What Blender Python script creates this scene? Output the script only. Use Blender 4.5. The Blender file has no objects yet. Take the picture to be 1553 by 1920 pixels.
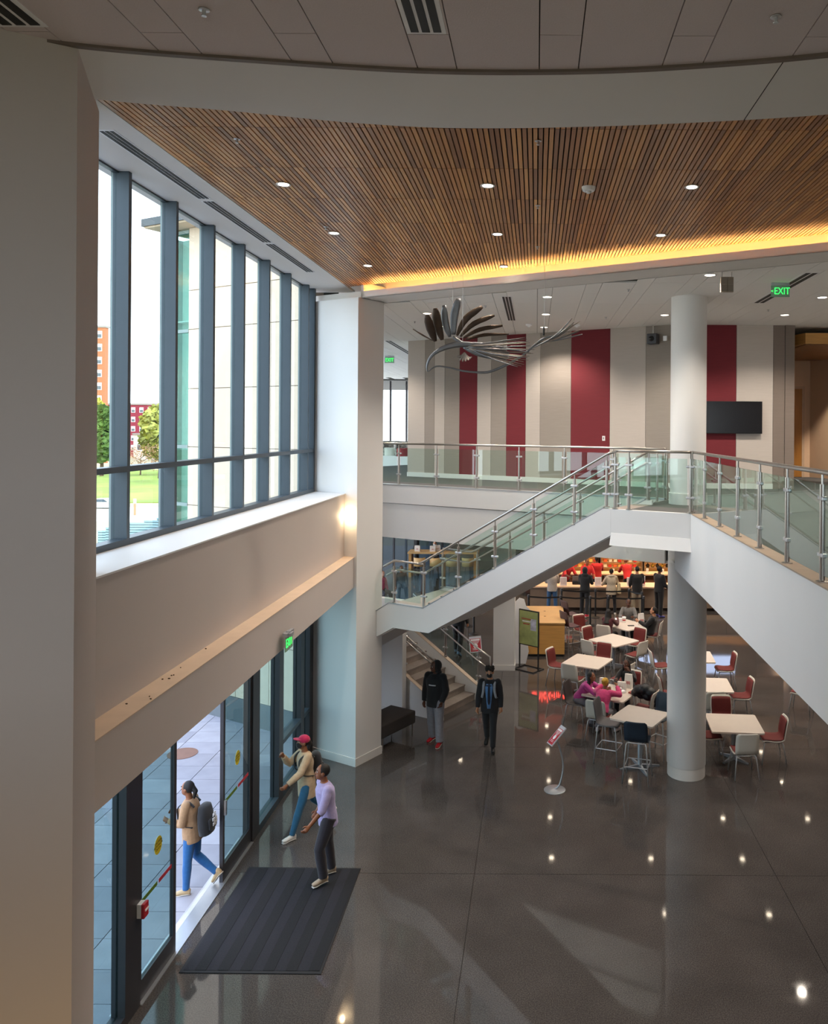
import bpy, bmesh, math, random
from mathutils import Vector, Matrix
random.seed(11)
SC = bpy.context.scene
COL = SC.collection
PI = math.pi
D2R = math.radians

# ---------------------------------------------------------------- camera
H = 6.8                                   # eye height over the lower floor
cam_d = bpy.data.cameras.new('camera')
cam = bpy.data.objects.new('camera', cam_d)
COL.objects.link(cam)
cam_d.sensor_fit = 'HORIZONTAL'
cam_d.sensor_width = 36.0
cam_d.lens = 36.0 * 1500 / 1553
cam_d.shift_x = (776.5 - 1006) / 1553
cam_d.shift_y = -(960 - 803) / 1553
cam_d.clip_end = 2000
cam.matrix_world = Matrix.Translation((0, 0, H)) @ Matrix.Rotation(PI / 2, 4, 'X') @ Matrix.Rotation(0.0065, 4, 'Z')
SC.camera = cam

# ---------------------------------------------------------------- exposure, sky, sun
vs = SC.view_settings
vs.view_transform = 'Standard'
vs.look = 'None'
vs.exposure = 0.62
vs.gamma = 1.0
vs.use_curve_mapping = False
SC.cycles.use_denoising = True
SC.cycles.max_bounces = 9
SC.cycles.diffuse_bounces = 5
SC.cycles.glossy_bounces = 4
SC.cycles.transparent_max_bounces = 24
SC.cycles.sample_clamp_indirect = 6.0
SC.cycles.caustics_reflective = False
SC.cycles.caustics_refractive = False

world = bpy.data.worlds.new('sky')
SC.world = world
world.use_nodes = True
wn, wl = world.node_tree.nodes, world.node_tree.links
wn.clear()
w_out = wn.new('ShaderNodeOutputWorld')
w_bg = wn.new('ShaderNodeBackground')
w_tc = wn.new('ShaderNodeTexCoord')
w_sep = wn.new('ShaderNodeSeparateXYZ')
w_rmp = wn.new('ShaderNodeValToRGB')
w_rmp.color_ramp.elements[0].position = 0.0
w_rmp.color_ramp.elements[0].color = (0.86, 0.92, 1.0, 1)
w_rmp.color_ramp.elements[1].position = 0.9
w_rmp.color_ramp.elements[1].color = (0.52, 0.71, 1.0, 1)
wl.new(w_tc.outputs['Generated'], w_sep.inputs[0])
wl.new(w_sep.outputs['Z'], w_rmp.inputs['Fac'])
wl.new(w_rmp.outputs['Color'], w_bg.inputs['Color'])
wl.new(w_bg.outputs[0], w_out.inputs[0])
w_bg.inputs['Strength'].default_value = 3.1

def lamp(name, kind, loc, energy, color=(1, 1, 1), aim=None, **kw):
    d = bpy.data.lights.new(name, kind)
    d.energy = energy
    d.color = color
    for k, v in kw.items():
        setattr(d, k, v)
    o = bpy.data.objects.new(name, d)
    o.location = loc
    if aim is not None:
        o.rotation_euler = (Vector(aim) - Vector(loc)).to_track_quat('-Z', 'Y').to_euler()
    COL.objects.link(o)
    return o

sun = lamp('sun', 'SUN', (20, -30, 40), 1.5, (1.0, 0.88, 0.72), aim=(20 - .55 * 30, -30 + .75 * 30, 40 - .62 * 30), angle=D2R(1.0))

def portal(name, loc, sx, sy, aim):
    o = lamp(name, 'AREA', loc, 1.0, aim=aim, shape='RECTANGLE', size=sx, size_y=sy)
    o.data.cycles.is_portal = True
    return o

# sky portals in the two glazed openings of the left wall (they only guide sampling of the sky)
portal('portal_upper_window', (-4.86, 11.9, 7.55), 4.3, 9.6, (0, 11.9, 7.55))
portal('portal_entrance', (-4.86, 11.6, 1.8), 3.6, 9.6, (0, 11.6, 1.8))
portal('portal_rear', (2.4, -5.3, 6.95), 2.8, 14, (2.4, 5, 6.95))
WARM = (1.0, 0.89, 0.76)

# ---------------------------------------------------------------- helpers
def lin(h):
    h = h.lstrip('#')
    c = [int(h[i:i + 2], 16) / 255 for i in (0, 2, 4)]
    return tuple(x / 12.92 if x <= 0.04045 else ((x + 0.055) / 1.055) ** 2.4 for x in c)

MATS = {}
def M(name, col, rough=0.6, metal=0.0, var=0.06, scale=6.0, bump=0.0, stretch=None, spec=0.5, sheen=0.0):
    """procedural principled material: colour broken by noise, optional fine bump"""
    if name in MATS:
        return MATS[name]
    m = bpy.data.materials.new(name)
    m.use_nodes = True
    nt = m.node_tree
    b = nt.nodes['Principled BSDF']
    c = lin(col) if isinstance(col, str) else col
    tc = nt.nodes.new('ShaderNodeTexCoord')
    src = tc.outputs['Object']
    if stretch:
        mp = nt.nodes.new('ShaderNodeMapping')
        mp.inputs['Scale'].default_value = stretch
        nt.links.new(src, mp.inputs[0])
        src = mp.outputs[0]
    nz = nt.nodes.new('ShaderNodeTexNoise')
    nz.inputs['Scale'].default_value = scale
    nz.inputs['Detail'].default_value = 4
    nt.links.new(src, nz.inputs['Vector'])
    rp = nt.nodes.new('ShaderNodeValToRGB')
    rp.color_ramp.elements[0].position = 0.3
    rp.color_ramp.elements[1].position = 0.7
    rp.color_ramp.elements[0].color = tuple(max(0, x * (1 - var)) for x in c) + (1,)
    rp.color_ramp.elements[1].color = tuple(min(1, x * (1 + var)) for x in c) + (1,)
    nt.links.new(nz.outputs['Fac'], rp.inputs['Fac'])
    nt.links.new(rp.outputs['Color'], b.inputs['Base Color'])
    b.inputs['Roughness'].default_value = rough
    b.inputs['Metallic'].default_value = metal
    b.inputs['Specular IOR Level'].default_value = spec
    if sheen:
        b.inputs['Sheen Weight'].default_value = sheen
    if bump:
        bp = nt.nodes.new('ShaderNodeBump')
        bp.inputs['Strength'].default_value = bump
        bp.inputs['Distance'].default_value = 0.01
        nt.links.new(nz.outputs['Fac'], bp.inputs['Height'])
        nt.links.new(bp.outputs[0], b.inputs['Normal'])
    MATS[name] = m
    return m

def EMIT(name, col, strength):
    if name in MATS:
        return MATS[name]
    m = bpy.data.materials.new(name)
    m.use_nodes = True
    nt = m.node_tree
    nt.nodes.clear()
    o = nt.nodes.new('ShaderNodeOutputMaterial')
    e = nt.nodes.new('ShaderNodeEmission')
    e.inputs[0].default_value = (lin(col) if isinstance(col, str) else col) + (1,)
    e.inputs[1].default_value = strength
    nt.links.new(e.outputs[0], o.inputs[0])
    MATS[name] = m
    return m

def GLASS(name, tint, ior=1.7, rough=0.0):
    """architectural sheet glass: clear tinted transmission plus Fresnel mirror on the outer faces"""
    m = bpy.data.materials.new(name)
    m.use_nodes = True
    nt = m.node_tree
    nt.nodes.clear()
    N = nt.nodes.new
    o = N('ShaderNodeOutputMaterial')
    mix = N('ShaderNodeMixShader')
    tr = N('ShaderNodeBsdfTransparent')
    gl = N('ShaderNodeBsdfGlossy')
    fr = N('ShaderNodeFresnel')
    ge = N('ShaderNodeNewGeometry')
    inv = N('ShaderNodeMath'); inv.operation = 'SUBTRACT'; inv.inputs[0].default_value = 1.0
    mul = N('ShaderNodeMath'); mul.operation = 'MULTIPLY'
    tr.inputs[0].default_value = tint + (1,)
    gl.inputs['Roughness'].default_value = rough
    gl.inputs['Color'].default_value = (0.95, 1.0, 0.98, 1)
    fr.inputs['IOR'].default_value = ior
    L = nt.links.new
    L(ge.outputs['Backfacing'], inv.inputs[1])
    L(fr.outputs[0], mul.inputs[0]); L(inv.outputs[0], mul.inputs[1])
    L(mul.outputs[0], mix.inputs[0]); L(tr.outputs[0], mix.inputs[1]); L(gl.outputs[0], mix.inputs[2])
    L(mix.outputs[0], o.inputs[0])
    MATS[name] = m
    return m

def WOOD(name, cols, per='object', rough=0.38, grain=(60, 3, 60)):
    """timber with a random tone per board (per object, or per loose piece of a joined mesh) and grain along Y"""
    m = bpy.data.materials.new(name)
    m.use_nodes = True
    nt = m.node_tree
    b = nt.nodes['Principled BSDF']
    N = nt.nodes.new; L = nt.links.new
    rp = N('ShaderNodeValToRGB')
    rp.color_ramp.interpolation = 'LINEAR'
    el = rp.color_ramp.elements
    while len(el) < len(cols):
        el.new(0.5)
    for i, c in enumerate(cols):
        el[i].position = i / (len(cols) - 1)
        el[i].color = lin(c) + (1,)
    if per == 'object':
        s = N('ShaderNodeObjectInfo'); L(s.outputs['Random'], rp.inputs['Fac'])
    else:
        s = N('ShaderNodeNewGeometry'); L(s.outputs['Random Per Island'], rp.inputs['Fac'])
    tc = N('ShaderNodeTexCoord'); mp = N('ShaderNodeMapping'); nz = N('ShaderNodeTexNoise')
    mp.inputs['Scale'].default_value = grain
    nz.inputs['Scale'].default_value = 1.0; nz.inputs['Detail'].default_value = 3
    L(tc.outputs['Object'], mp.inputs[0]); L(mp.outputs[0], nz.inputs['Vector'])
    mx = N('ShaderNodeMixRGB'); mx.blend_type = 'MULTIPLY'; mx.inputs[0].default_value = 0.55
    r2 = N('ShaderNodeValToRGB')
    r2.color_ramp.elements[0].position = 0.35; r2.color_ramp.elements[0].color = (.62, .58, .55, 1)
    r2.color_ramp.elements[1].position = 0.65; r2.color_ramp.elements[1].color = (1, 1, 1, 1)
    L(nz.outputs['Fac'], r2.inputs['Fac'])
    L(rp.outputs['Color'], mx.inputs[1]); L(r2.outputs['Color'], mx.inputs[2])
    L(mx.outputs[0], b.inputs['Base Color'])
    b.inputs['Roughness'].default_value = rough
    MATS[name] = m
    return m

class MB:
    """collects shapes; build() links them as ONE mesh object"""
    def __init__(s):
        s.v, s.f = [], []
    def add(s, vs, fs):
        n = len(s.v)
        s.v += [Vector(p) for p in vs]
        s.f += [tuple(i + n for i in f) for f in fs]
        return s
    def hexa(s, p):
        return s.add(p, [(0, 3, 2, 1), (4, 5, 6, 7), (0, 1, 5, 4), (1, 2, 6, 5), (2, 3, 7, 6), (3, 0, 4, 7)])
    def box(s, c, d, R=None, rz=0.0):
        x, y, z = d[0] / 2, d[1] / 2, d[2] / 2
        R = R or Matrix.Rotation(rz, 3, 'Z')
        c = Vector(c)
        return s.hexa([c + R @ Vector(q) for q in ((-x, -y, -z), (x, -y, -z), (x, y, -z), (-x, y, -z), (-x, -y, z), (x, -y, z), (x, y, z), (-x, y, z))])
    def bb(s, x0, x1, y0, y1, z0, z1):
        return s.box(((x0 + x1) / 2, (y0 + y1) / 2, (z0 + z1) / 2), (x1 - x0, y1 - y0, z1 - z0))
    def prism(s, poly, z0, z1):
        n = len(poly)
        a = sum(poly[i][0] * poly[(i + 1) % n][1] - poly[(i + 1) % n][0] * poly[i][1] for i in range(n))
        if a < 0:
            poly = poly[::-1]
        vs = [(p[0], p[1], z0) for p in poly] + [(p[0], p[1], z1) for p in poly]
        fs = [tuple(range(n - 1, -1, -1)), tuple(range(n, 2 * n))]
        fs += [(i, (i + 1) % n, n + (i + 1) % n, n + i) for i in range(n)]
        return s.add(vs, fs)
    def extrude(s, face, d):
        """closed prism from a 3D polygon pushed by vector d"""
        n = len(face)
        d = Vector(d)
        vs = [Vector(p) for p in face] + [Vector(p) + d for p in face]
        nrm = Vector((0, 0, 0))
        for i in range(n):
            nrm += vs[i].cross(vs[(i + 1) % n])
        fs = [tuple(range(n - 1, -1, -1)), tuple(range(n, 2 * n))] + [(i, (i + 1) % n, n + (i + 1) % n, n + i) for i in range(n)]
        if nrm.dot(d) < 0:
            fs = [f[::-1] for f in fs]
        return s.add(vs, fs)
    def tube(s, pts, r, n=8, flat=None, up=None):
        """swept tube; r a number or one per point; flat = (lateral, normal) multipliers"""
        pts = [Vector(p) for p in pts]
        m = len(pts)
        rs = r if isinstance(r, (list, tuple)) else [r] * m
        tang = [((pts[min(i + 1, m - 1)] - pts[max(i - 1, 0)]).normalized()) for i in range(m)]
        ref = Vector(up) if up else (Vector((0, 0, 1)) if abs(tang[0].z) < 0.9 else Vector((0, 1, 0)))
        u = (ref - tang[0] * ref.dot(tang[0])).normalized()
        vs, fs = [], []
        fx, fy = flat or (1, 1)
        for i in range(m):
            u = (u - tang[i] * u.dot(tang[i])).normalized()
            w = tang[i].cross(u)
            rr = rs[i]
            ra, rb = rr if isinstance(rr, (list, tuple)) else (rr, rr)
            for k in range(n):
                a = 2 * PI * k / n
                vs.append(pts[i] + w * (math.cos(a) * ra * fx) + u * (math.sin(a) * rb * fy))
        for i in range(m - 1):
            for k in range(n):
                k2 = (k + 1) % n
                fs.append((i * n + k, i * n + k2, (i + 1) * n + k2, (i + 1) * n + k))
        fs.append(tuple(range(n - 1, -1, -1)))
        fs.append(tuple((m - 1) * n + k for k in range(n)))
        return s.add(vs, fs)
    def lathe(s, prof, n=20, c=(0, 0, 0)):
        c = Vector(c)
        vs, fs = [], []
        for r, z in prof:
            for k in range(n):
                a = 2 * PI * k / n
                vs.append(c + Vector((r * math.cos(a), r * math.sin(a), z)))
        for i in range(len(prof) - 1):
            for k in range(n):
                k2 = (k + 1) % n
                fs.append((i * n + k, i * n + k2, (i + 1) * n + k2, (i + 1) * n + k))
        fs.append(tuple(range(n - 1, -1, -1)))
        fs.append(tuple((len(prof) - 1) * n + k for k in range(n)))
        return s.add(vs, fs)
    def ball(s, c, r, n=12, m=8, R=None):
        c = Vector(c)
        r = r if isinstance(r, (list, tuple)) else (r, r, r)
        R = R or Matrix.Identity(3)
        vs = [c + R @ Vector((0, 0, -r[2]))]
        for i in range(1, m):
            t = -PI / 2 + PI * i / m
            for k in range(n):
                a = 2 * PI * k / n
                vs.append(c + R @ Vector((r[0] * math.cos(t) * math.cos(a), r[1] * math.cos(t) * math.sin(a), r[2] * math.sin(t))))
        vs.append(c + R @ Vector((0, 0, r[2])))
        fs = []
        for k in range(n):
            fs.append((0, 1 + (k + 1) % n, 1 + k))
            fs.append((len(vs) - 1, 1 + (m - 2) * n + k, 1 + (m - 2) * n + (k + 1) % n))
        for i in range(m - 2):
            for k in range(n):
                k2 = (k + 1) % n
                fs.append((1 + i * n + k, 1 + i * n + k2, 1 + (i + 1) * n + k2, 1 + (i + 1) * n + k))
        return s.add(vs, fs)
    def grid(s, rows, close_thick=None):
        """sheet through rows of points; close_thick = normal offset gives a closed slab"""
        R, C = len(rows), len(rows[0])
        P = [[Vector(p) for p in r] for r in rows]
        if not close_thick:
            return s.add([p for r in P for p in r], [(i * C + j, i * C + j + 1, (i + 1) * C + j + 1, (i + 1) * C + j) for i in range(R - 1) for j in range(C - 1)])
        Q = []
        for i in range(R):
            q = []
            for j in range(C):
                du = P[i][min(j + 1, C - 1)] - P[i][max(j - 1, 0)]
                dv = P[min(i + 1, R - 1)][j] - P[max(i - 1, 0)][j]
                q.append(P[i][j] + du.cross(dv).normalized() * close_thick)
            Q.append(q)
        n = R * C
        vs = [p for r in P for p in r] + [p for r in Q for p in r]
        fs = []
        for i in range(R - 1):
            for j in range(C - 1):
                a, b, c, d = i * C + j, i * C + j + 1, (i + 1) * C + j + 1, (i + 1) * C + j
                fs += [(d, c, b, a), (n + a, n + b, n + c, n + d)]
        rim = [(0, j) for j in range(C)] + [(i, C - 1) for i in range(1, R)] + [(R - 1, j) for j in range(C - 2, -1, -1)] + [(i, 0) for i in range(R - 2, 0, -1)]
        rim = [i * C + j for i, j in rim]
        for k in range(len(rim)):
            a, b = rim[k], rim[(k + 1) % len(rim)]
            fs.append((a, b, n + b, n + a))
        if close_thick < 0:
            fs = [f[::-1] for f in fs]
        return s.add(vs, fs)
    def mesh(s, name, smooth=False, bevel=0.0, off=None):
        me = bpy.data.meshes.new(name)
        v = [p - off for p in s.v] if off is not None else s.v
        me.from_pydata([tuple(p) for p in v], [], s.f)
        if bevel:
            bm = bmesh.new(); bm.from_mesh(me)
            bmesh.ops.bevel(bm, geom=bm.edges[:], offset=bevel, segments=2, affect='EDGES', profile=0.5)
            bm.to_mesh(me); bm.free()
        if smooth:
            me.polygons.foreach_set('use_smooth', [True] * len(me.polygons))
            if smooth == 'auto':
                try:
                    me.set_sharp_from_angle(angle=D2R(38))
                except Exception:
                    pass
        me.update()
        return me
    def build(s, name, mat, parent=None, smooth=False, bevel=0.0, world=True, kind=None):
        """world: the points are world coordinates; they are taken into the parent's frame"""
        off = None
        if parent is not None and world:
            off = ORIG.get(parent.name, Vector((0, 0, 0)))
        me = s.mesh(name, smooth, bevel, off)
        me.materials.append(mat)
        o = bpy.data.objects.new(name, me)
        COL.objects.link(o)
        if parent is not None:
            o.parent = parent
            if world:
                ORIG[o.name] = off
        if kind:
            o['kind'] = kind
        return o

ORIG = {}
def thing(name, label, cat, loc=(0, 0, 0), rz=0.0, group=None, kind=None):
    o = bpy.data.objects.new(name, None)
    o.empty_display_size = 0.1
    COL.objects.link(o)
    o.location = loc
    o.rotation_euler = (0, 0, rz)
    ORIG[o.name] = Vector(loc)
    if label: o['label'] = label
    if cat: o['category'] = cat
    if group: o['group'] = group
    if kind: o['kind'] = kind
    return o

def tag(o, label, cat, group=None, kind=None):
    o['label'] = label; o['category'] = cat
    if group: o['group'] = group
    if kind: o['kind'] = kind
    return o

def struct(o, label, cat='building part'):
    o['kind'] = 'structure'; o['label'] = label; o['category'] = cat
    return o

def dup(root, loc, rz=None, label=None, group=None):
    r = root.copy(); COL.objects.link(r)
    r.location = loc
    if rz is not None: r.rotation_euler = (0, 0, rz)
    if label: r['label'] = label
    if group: r['group'] = group
    def kids(src, dst):
        for ch in list(src.children):
            c = ch.copy(); COL.objects.link(c); c.parent = dst
            kids(ch, c)
    kids(root, r)
    return r

def inst(mesh_obj_or_mesh, name, parent, loc=(0, 0, 0), rot=(0, 0, 0), scale=None, mat=None):
    me = mesh_obj_or_mesh if isinstance(mesh_obj_or_mesh, bpy.types.Mesh) else mesh_obj_or_mesh.data
    o = bpy.data.objects.new(name, me)
    COL.objects.link(o)
    o.parent = parent
    o.location = loc; o.rotation_euler = rot
    if scale: o.scale = scale
    return o

def text(name, body, size, mat, parent, loc, rot, extrude=0.002, align='CENTER', xs=1.0):
    c = bpy.data.curves.new(name, 'FONT')
    c.body = body; c.size = size; c.extrude = extrude
    c.align_x = align; c.align_y = 'CENTER'
    c.materials.append(mat)
    o = bpy.data.objects.new(name, c)
    me = bpy.data.meshes.new_from_object(o)
    me.name = name
    bpy.data.objects.remove(o); bpy.data.curves.remove(c)
    if not me.materials: me.materials.append(mat)
    o = bpy.data.objects.new(name, me)
    COL.objects.link(o)
    if parent is not None: o.parent = parent
    o.location = loc; o.rotation_euler = rot
    o.scale = (xs, 1, 1)
    return o

# second building grid, turned 30 degrees: s runs to the right and nearer, t runs away to the right
GA = Vector((math.cos(D2R(-30)), math.sin(D2R(-30)), 0))
GB = Vector((0.5, math.sqrt(3) / 2, 0))
G0 = Vector((-3.58, 16.01, 0))
GR = D2R(-30)
def G(s, t, z=0.0):
    p = G0 + GA * s + GB * t
    return Vector((p.x, p.y, z))
def G2(s, t):
    p = G(s, t); return (p.x, p.y)
def gbox(mb, s0, s1, t0, t1, z0, z1):
    return mb.prism([G2(s0, t0), G2(s1, t0), G2(s1, t1), G2(s0, t1)], z0, z1)

def smooth_path(pts, n=4):
    """Catmull-Rom through pts"""
    P = [Vector(p) for p in pts]
    out = []
    for i in range(len(P) - 1):
        a, b, c, d = P[max(i - 1, 0)], P[i], P[i + 1], P[min(i + 2, len(P) - 1)]
        for k in range(n):
            t = k / n
            out.append(0.5 * ((2 * b) + (c - a) * t + (2 * a - 5 * b + 4 * c - d) * t * t + (3 * b - a - 3 * c + d) * t ** 3))
    out.append(P[-1])
    return out

# ---------------------------------------------------------------- materials
WHITE = M('white_paint', '#e4e2e0', 0.55, var=0.012, scale=1.5)
WHITE2 = M('white_drywall', '#dddad6', 0.7, var=0.012, scale=1.2)
TAUPE = M('warm_grey_paint', '#c2b7b1', 0.7, var=0.015, scale=1.0)
TILE = M('acoustic_tile', '#d3c8c8', 0.9, var=0.03, scale=90, bump=0.15)
TILE2 = M('acoustic_tile_pale', '#efeeec', 0.9, var=0.03, scale=90, bump=0.15)
DARKGAP = M('dark_gap', '#1c1714', 0.9)
FRAME = M('slate_aluminium', '#434e57', 0.42, 0.35, var=0.02)
FRAMED = M('dark_bronze_aluminium', '#413f42', 0.4, 0.4, var=0.03)
STEEL = M('brushed_steel', '#b9b3ad', 0.28, 1.0, var=0.05, scale=40)
CHROME = M('satin_chrome', '#c6c6c9', 0.32, 0.55, var=0.03)
ALU = M('pale_aluminium', '#b6b9bf', 0.38, 0.7, var=0.03)
BLACK = M('black_plastic', '#141415', 0.5)
CARPET = M('grey_carpet', '#4f4f4e', 0.95, var=0.30, scale=60, bump=0.5)
MAPLE = M('maple_veneer', '#c08f4e', 0.42, var=0.10, scale=2.0, stretch=(1, 1, 14))
MAPLE_L = M('pale_maple', '#c9a36c', 0.42, var=0.08, scale=2.0, stretch=(1, 1, 12))
OAKD = M('door_oak', '#a06a28', 0.4, var=0.12, scale=3.0, stretch=(8, 8, 0.6))
G_WIN = GLASS('window_glass', (0.92, 0.95, 0.94), 1.5)
G_DARK = GLASS('tinted_glass', (0.13, 0.155, 0.18), 1.5)
G_DOOR = GLASS('door_glass', (0.60, 0.72, 0.71), 1.55)
G_RAIL = GLASS('rail_glass', (0.85, 0.94, 0.91), 1.7)
GEDGE = M('glass_edge', '#5f8f84', 0.2)
SLOT = M('diffuser_black', '#141516', 0.6)
LIGHTW = EMIT('downlight_lens', (1.0, 0.83, 0.62), 15.0)
LIGHTD = EMIT('downlight_lens_upper', (1.0, 0.86, 0.68), 9.0)
COVE = EMIT('cove_strip', (1.0, 0.47, 0.13), 48.0)
GREEN = EMIT('exit_green', (0.03, 0.9, 0.10), 1.7)
RED_P = M('red_print', '#b3202c', 0.5)
WHITE_P = M('white_print', '#efeff1', 0.55, var=0.02)
# ================================================================ THE SETTING
# ---- lower floor: polished concrete slabs with recessed saw cuts
def floor_mat():
    m = M('polished_concrete', '#544f4d', 0.10, var=0.15, scale=1.1, spec=0.55)
    nt = m.node_tree
    b = nt.nodes['Principled BSDF']
    src = b.inputs['Base Color'].links[0].from_socket
    tc = [n for n in nt.nodes if n.type == 'TEX_COORD'][0]
    nz = nt.nodes.new('ShaderNodeTexNoise'); nz.inputs['Scale'].default_value = 70; nz.inputs['Detail'].default_value = 3
    nt.links.new(tc.outputs['Object'], nz.inputs['Vector'])
    rp = nt.nodes.new('ShaderNodeValToRGB')
    rp.color_ramp.elements[0].position = .36; rp.color_ramp.elements[0].color = (.55, .54, .53, 1)
    rp.color_ramp.elements[1].position = .66; rp.color_ramp.elements[1].color = (1.22, 1.2, 1.17, 1)
    nt.links.new(nz.outputs['Fac'], rp.inputs['Fac'])
    mx = nt.nodes.new('ShaderNodeMixRGB'); mx.blend_type = 'MULTIPLY'; mx.inputs[0].default_value = 1
    nt.links.new(src, mx.inputs[1]); nt.links.new(rp.outputs[0], mx.inputs[2])
    nt.links.new(mx.outputs[0], b.inputs['Base Color'])
    n2 = nt.nodes.new('ShaderNodeTexNoise'); n2.inputs['Scale'].default_value = 1.3; n2.inputs['Detail'].default_value = 5
    nt.links.new(tc.outputs['Object'], n2.inputs['Vector'])
    r2 = nt.nodes.new('ShaderNodeMapRange'); r2.inputs['To Min'].default_value = .02; r2.inputs['To Max'].default_value = .075
    nt.links.new(n2.outputs['Fac'], r2.inputs['Value']); nt.links.new(r2.outputs[0], b.inputs['Roughness'])
    return m
FLOORM = floor_mat()
GROUT = M('saw_cut', '#1e1b19', 0.8)
fl = thing('floor', 'dark polished concrete floor of the lower hall', 'floor', kind='structure')
MB().bb(-4.62, 12, -5, 46, -0.3, -0.012).build('floor_base', GROUT, fl)
xs = [-4.62, -0.9, 3.7, 8.3, 12.0]
ysl = [-5, 2.4, 7.3, 12.2, 17.05, 21.9, 26.8, 31.7, 38.5, 46]
g = 0.004
for i in range(len(xs) - 1):
    for j in range(len(ysl) - 1):
        MB().bb(xs[i] + g, xs[i + 1] - g, ysl[j] + g, ysl[j + 1] - g, -0.05, 0).build('concrete_slab', FLOORM, fl)
# ground left of the pier line under the staircase and far room
MB().prism([(-4.62, 17.1), (-4.62, 46), (-12, 46), (-12, 31), (-8.6, 21.5), (-5.4, 18.2)], -0.05, -0.001).build('concrete_slab', FLOORM, fl)

# ---- upper floor slab: walkway, landing, bridge, balcony
Z1 = 5.33
uf = thing('floor_upper', 'grey carpeted upper floor with walkway and bridge', 'floor', kind='structure')
poly_walk = [G2(-9, 3.62), G2(5.15, 3.62), G2(5.15, 0.60), G2(6.74, 0.60), (2.56, 0.4), (9.6, 0.4), (9.6, 26), (2, 30), G2(-9, 22)]
MB().prism(poly_walk, Z1 - 0.28, Z1).build('carpet_deck', CARPET, uf)
MB().bb(-3.6, 9.6, -5, 0.4, Z1 - 0.28, Z1).build('carpet_deck', CARPET, uf)
# soffit of the low hall under it
low = MB()
low.prism([G2(-9, 3.7), G2(5.4, 3.7), (3.2, 15.6), (9.6, 15.6), (9.6, 46), (-12, 46), (-12, 31), (-8.8, 22.8)], 4.0, 4.06)
low.bb(2.62, 9.6, 0.4, 15.6, 4.22, 4.28)
low.bb(-3.6, 9.6, -5, 0.4, 4.22, 4.28)
struct(low.build('ceiling_lower', WHITE2), 'white plaster soffit under the walkway and bridge', 'ceiling')
# fascias
wf = MB()
gbox(wf, -9, 5.15, 3.58, 3.66, 4.02, 4.88)
gbox(wf, -9, 5.15, 3.54, 3.66, 4.90, Z1 + 0.02)
struct(wf.build('trim_walkway', WHITE), 'white two-step fascia along the walkway edge', 'fascia')
cp = MB(); gbox(cp, -9, 5.15, 3.53, 3.72, Z1 + 0.02, Z1 + 0.04)
struct(cp.build('trim_walkway_cap', ALU), 'thin metal capping on the walkway edge', 'trim')
bf = MB()
bf.prism([(2.54, 0.4), (2.62, 0.4), (2.62, 14.6), (2.54, 14.6)], 4.25, 5.0)
bf.prism([(2.54, 0.4), (2.62, 0.4), (2.62, 13.06), (2.54, 13.1)], 5.0, 5.41)
struct(bf.build('wall_bridge', WHITE), 'tall white side panel of the bridge coming toward the viewer', 'fascia')
bc = MB()
bc.bb(2.53, 2.72, 0.4, 13.0, 5.41, 5.425)
bc.bb(2.62, 2.72, 0.4, 13.0, 5.33, 5.41)
struct(bc.build('trim_bridge_curb', M('curb_beige', '#a8937f', 0.5)), 'beige curb along the bridge edge', 'trim')
# landing front and the sloped beam below it
lf = MB()
gbox(lf, 5.302, 6.74, 0.58, 0.66, 4.95, 5.41)
lf.hexa([G(5.4, .58, 5.03), G(6.74, .58, 5.03), G(6.74, 1.2, 5.03), G(5.4, 1.2, 5.03),
         G(5.4, .58, 5.03), G(6.74, .58, 5.03), G(6.74, 1.2, 5.03), G(5.4, 1.2, 5.03)][:0] or
        [G(5.31, .50, 4.79), G(6.80, .50, 4.79), G(6.80, 1.2, 4.79), G(5.31, 1.2, 4.79),
         G(5.31, .57, 5.0), G(6.74, .57, 5.0), G(6.74, 1.2, 5.0), G(5.31, 1.2, 5.0)])
gbox(lf, 5.31, 6.7, 1.2, 3.7, 4.79, 5.03)
struct(lf.build('trim_landing', WHITE), 'white fascia and beam under the stair top landing', 'fascia')

# ---- left wall: pier, jamb, sill, ledge, header
jm = MB()
jm.prism([(-3.16, 5.48), (-3.64, 6.626), (-4.05, 7.3), (-4.6, 7.3), (-4.9, 7.2), (-4.9, 4.2), (-3.55, 5.25)], 0, 9.4)
struct(jm.build('wall_left_jamb', TAUPE), 'tall warm grey wall end at the left edge of the view', 'wall')
wl_ = MB()
wl_.prism([(-3.9, 6.98), (-4.59, 6.98), (-4.9, 6.98), (-4.9, 16.75), (-4.59, 16.59), (-3.87, 16.18)], 4.18, 5.45)      # parapet
wl_.prism([(-3.64, 6.60), (-3.9, 6.9), (-4.9, 6.9), (-4.9, 16.75), (-3.64, 16.045)], 3.586, 4.18)               # header with ledge
struct(wl_.build('wall_left', TAUPE), 'warm grey wall band with sill and ledge between the windows and the doors', 'wall')
sl = MB(); sl.prism([(-3.885, 6.98), (-4.6, 6.98), (-4.6, 16.59), (-3.855, 16.17)], 5.44, 5.458)
struct(sl.build('windowsill_left', WHITE), 'white sill under the tall window wall', 'window sill')
lg = MB(); lg.prism([(-3.635, 6.60), (-3.91, 6.9), (-3.91, 16.2), (-3.635, 16.04)], 4.18, 4.19)
struct(lg.build('trim_ledge', M('dusty_ledge', '#cbb39c', 0.75, var=0.05, scale=4)), 'tan dusty ledge running above the entrance', 'trim')
deb = MB()
for _ in range(9):
    y = random.uniform(7.3, 9.4); x = -3.66 - random.uniform(0, .2)
    deb.ball((x, y, 4.196), (random.uniform(.006, .016), random.uniform(.006, .014), .006), 6, 4)
tag(deb.build('ledge_debris', M('debris', '#4b3a26', 0.9)), 'scattered dark debris lying on the tan ledge', 'debris', kind='stuff')
pr = MB()
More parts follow.
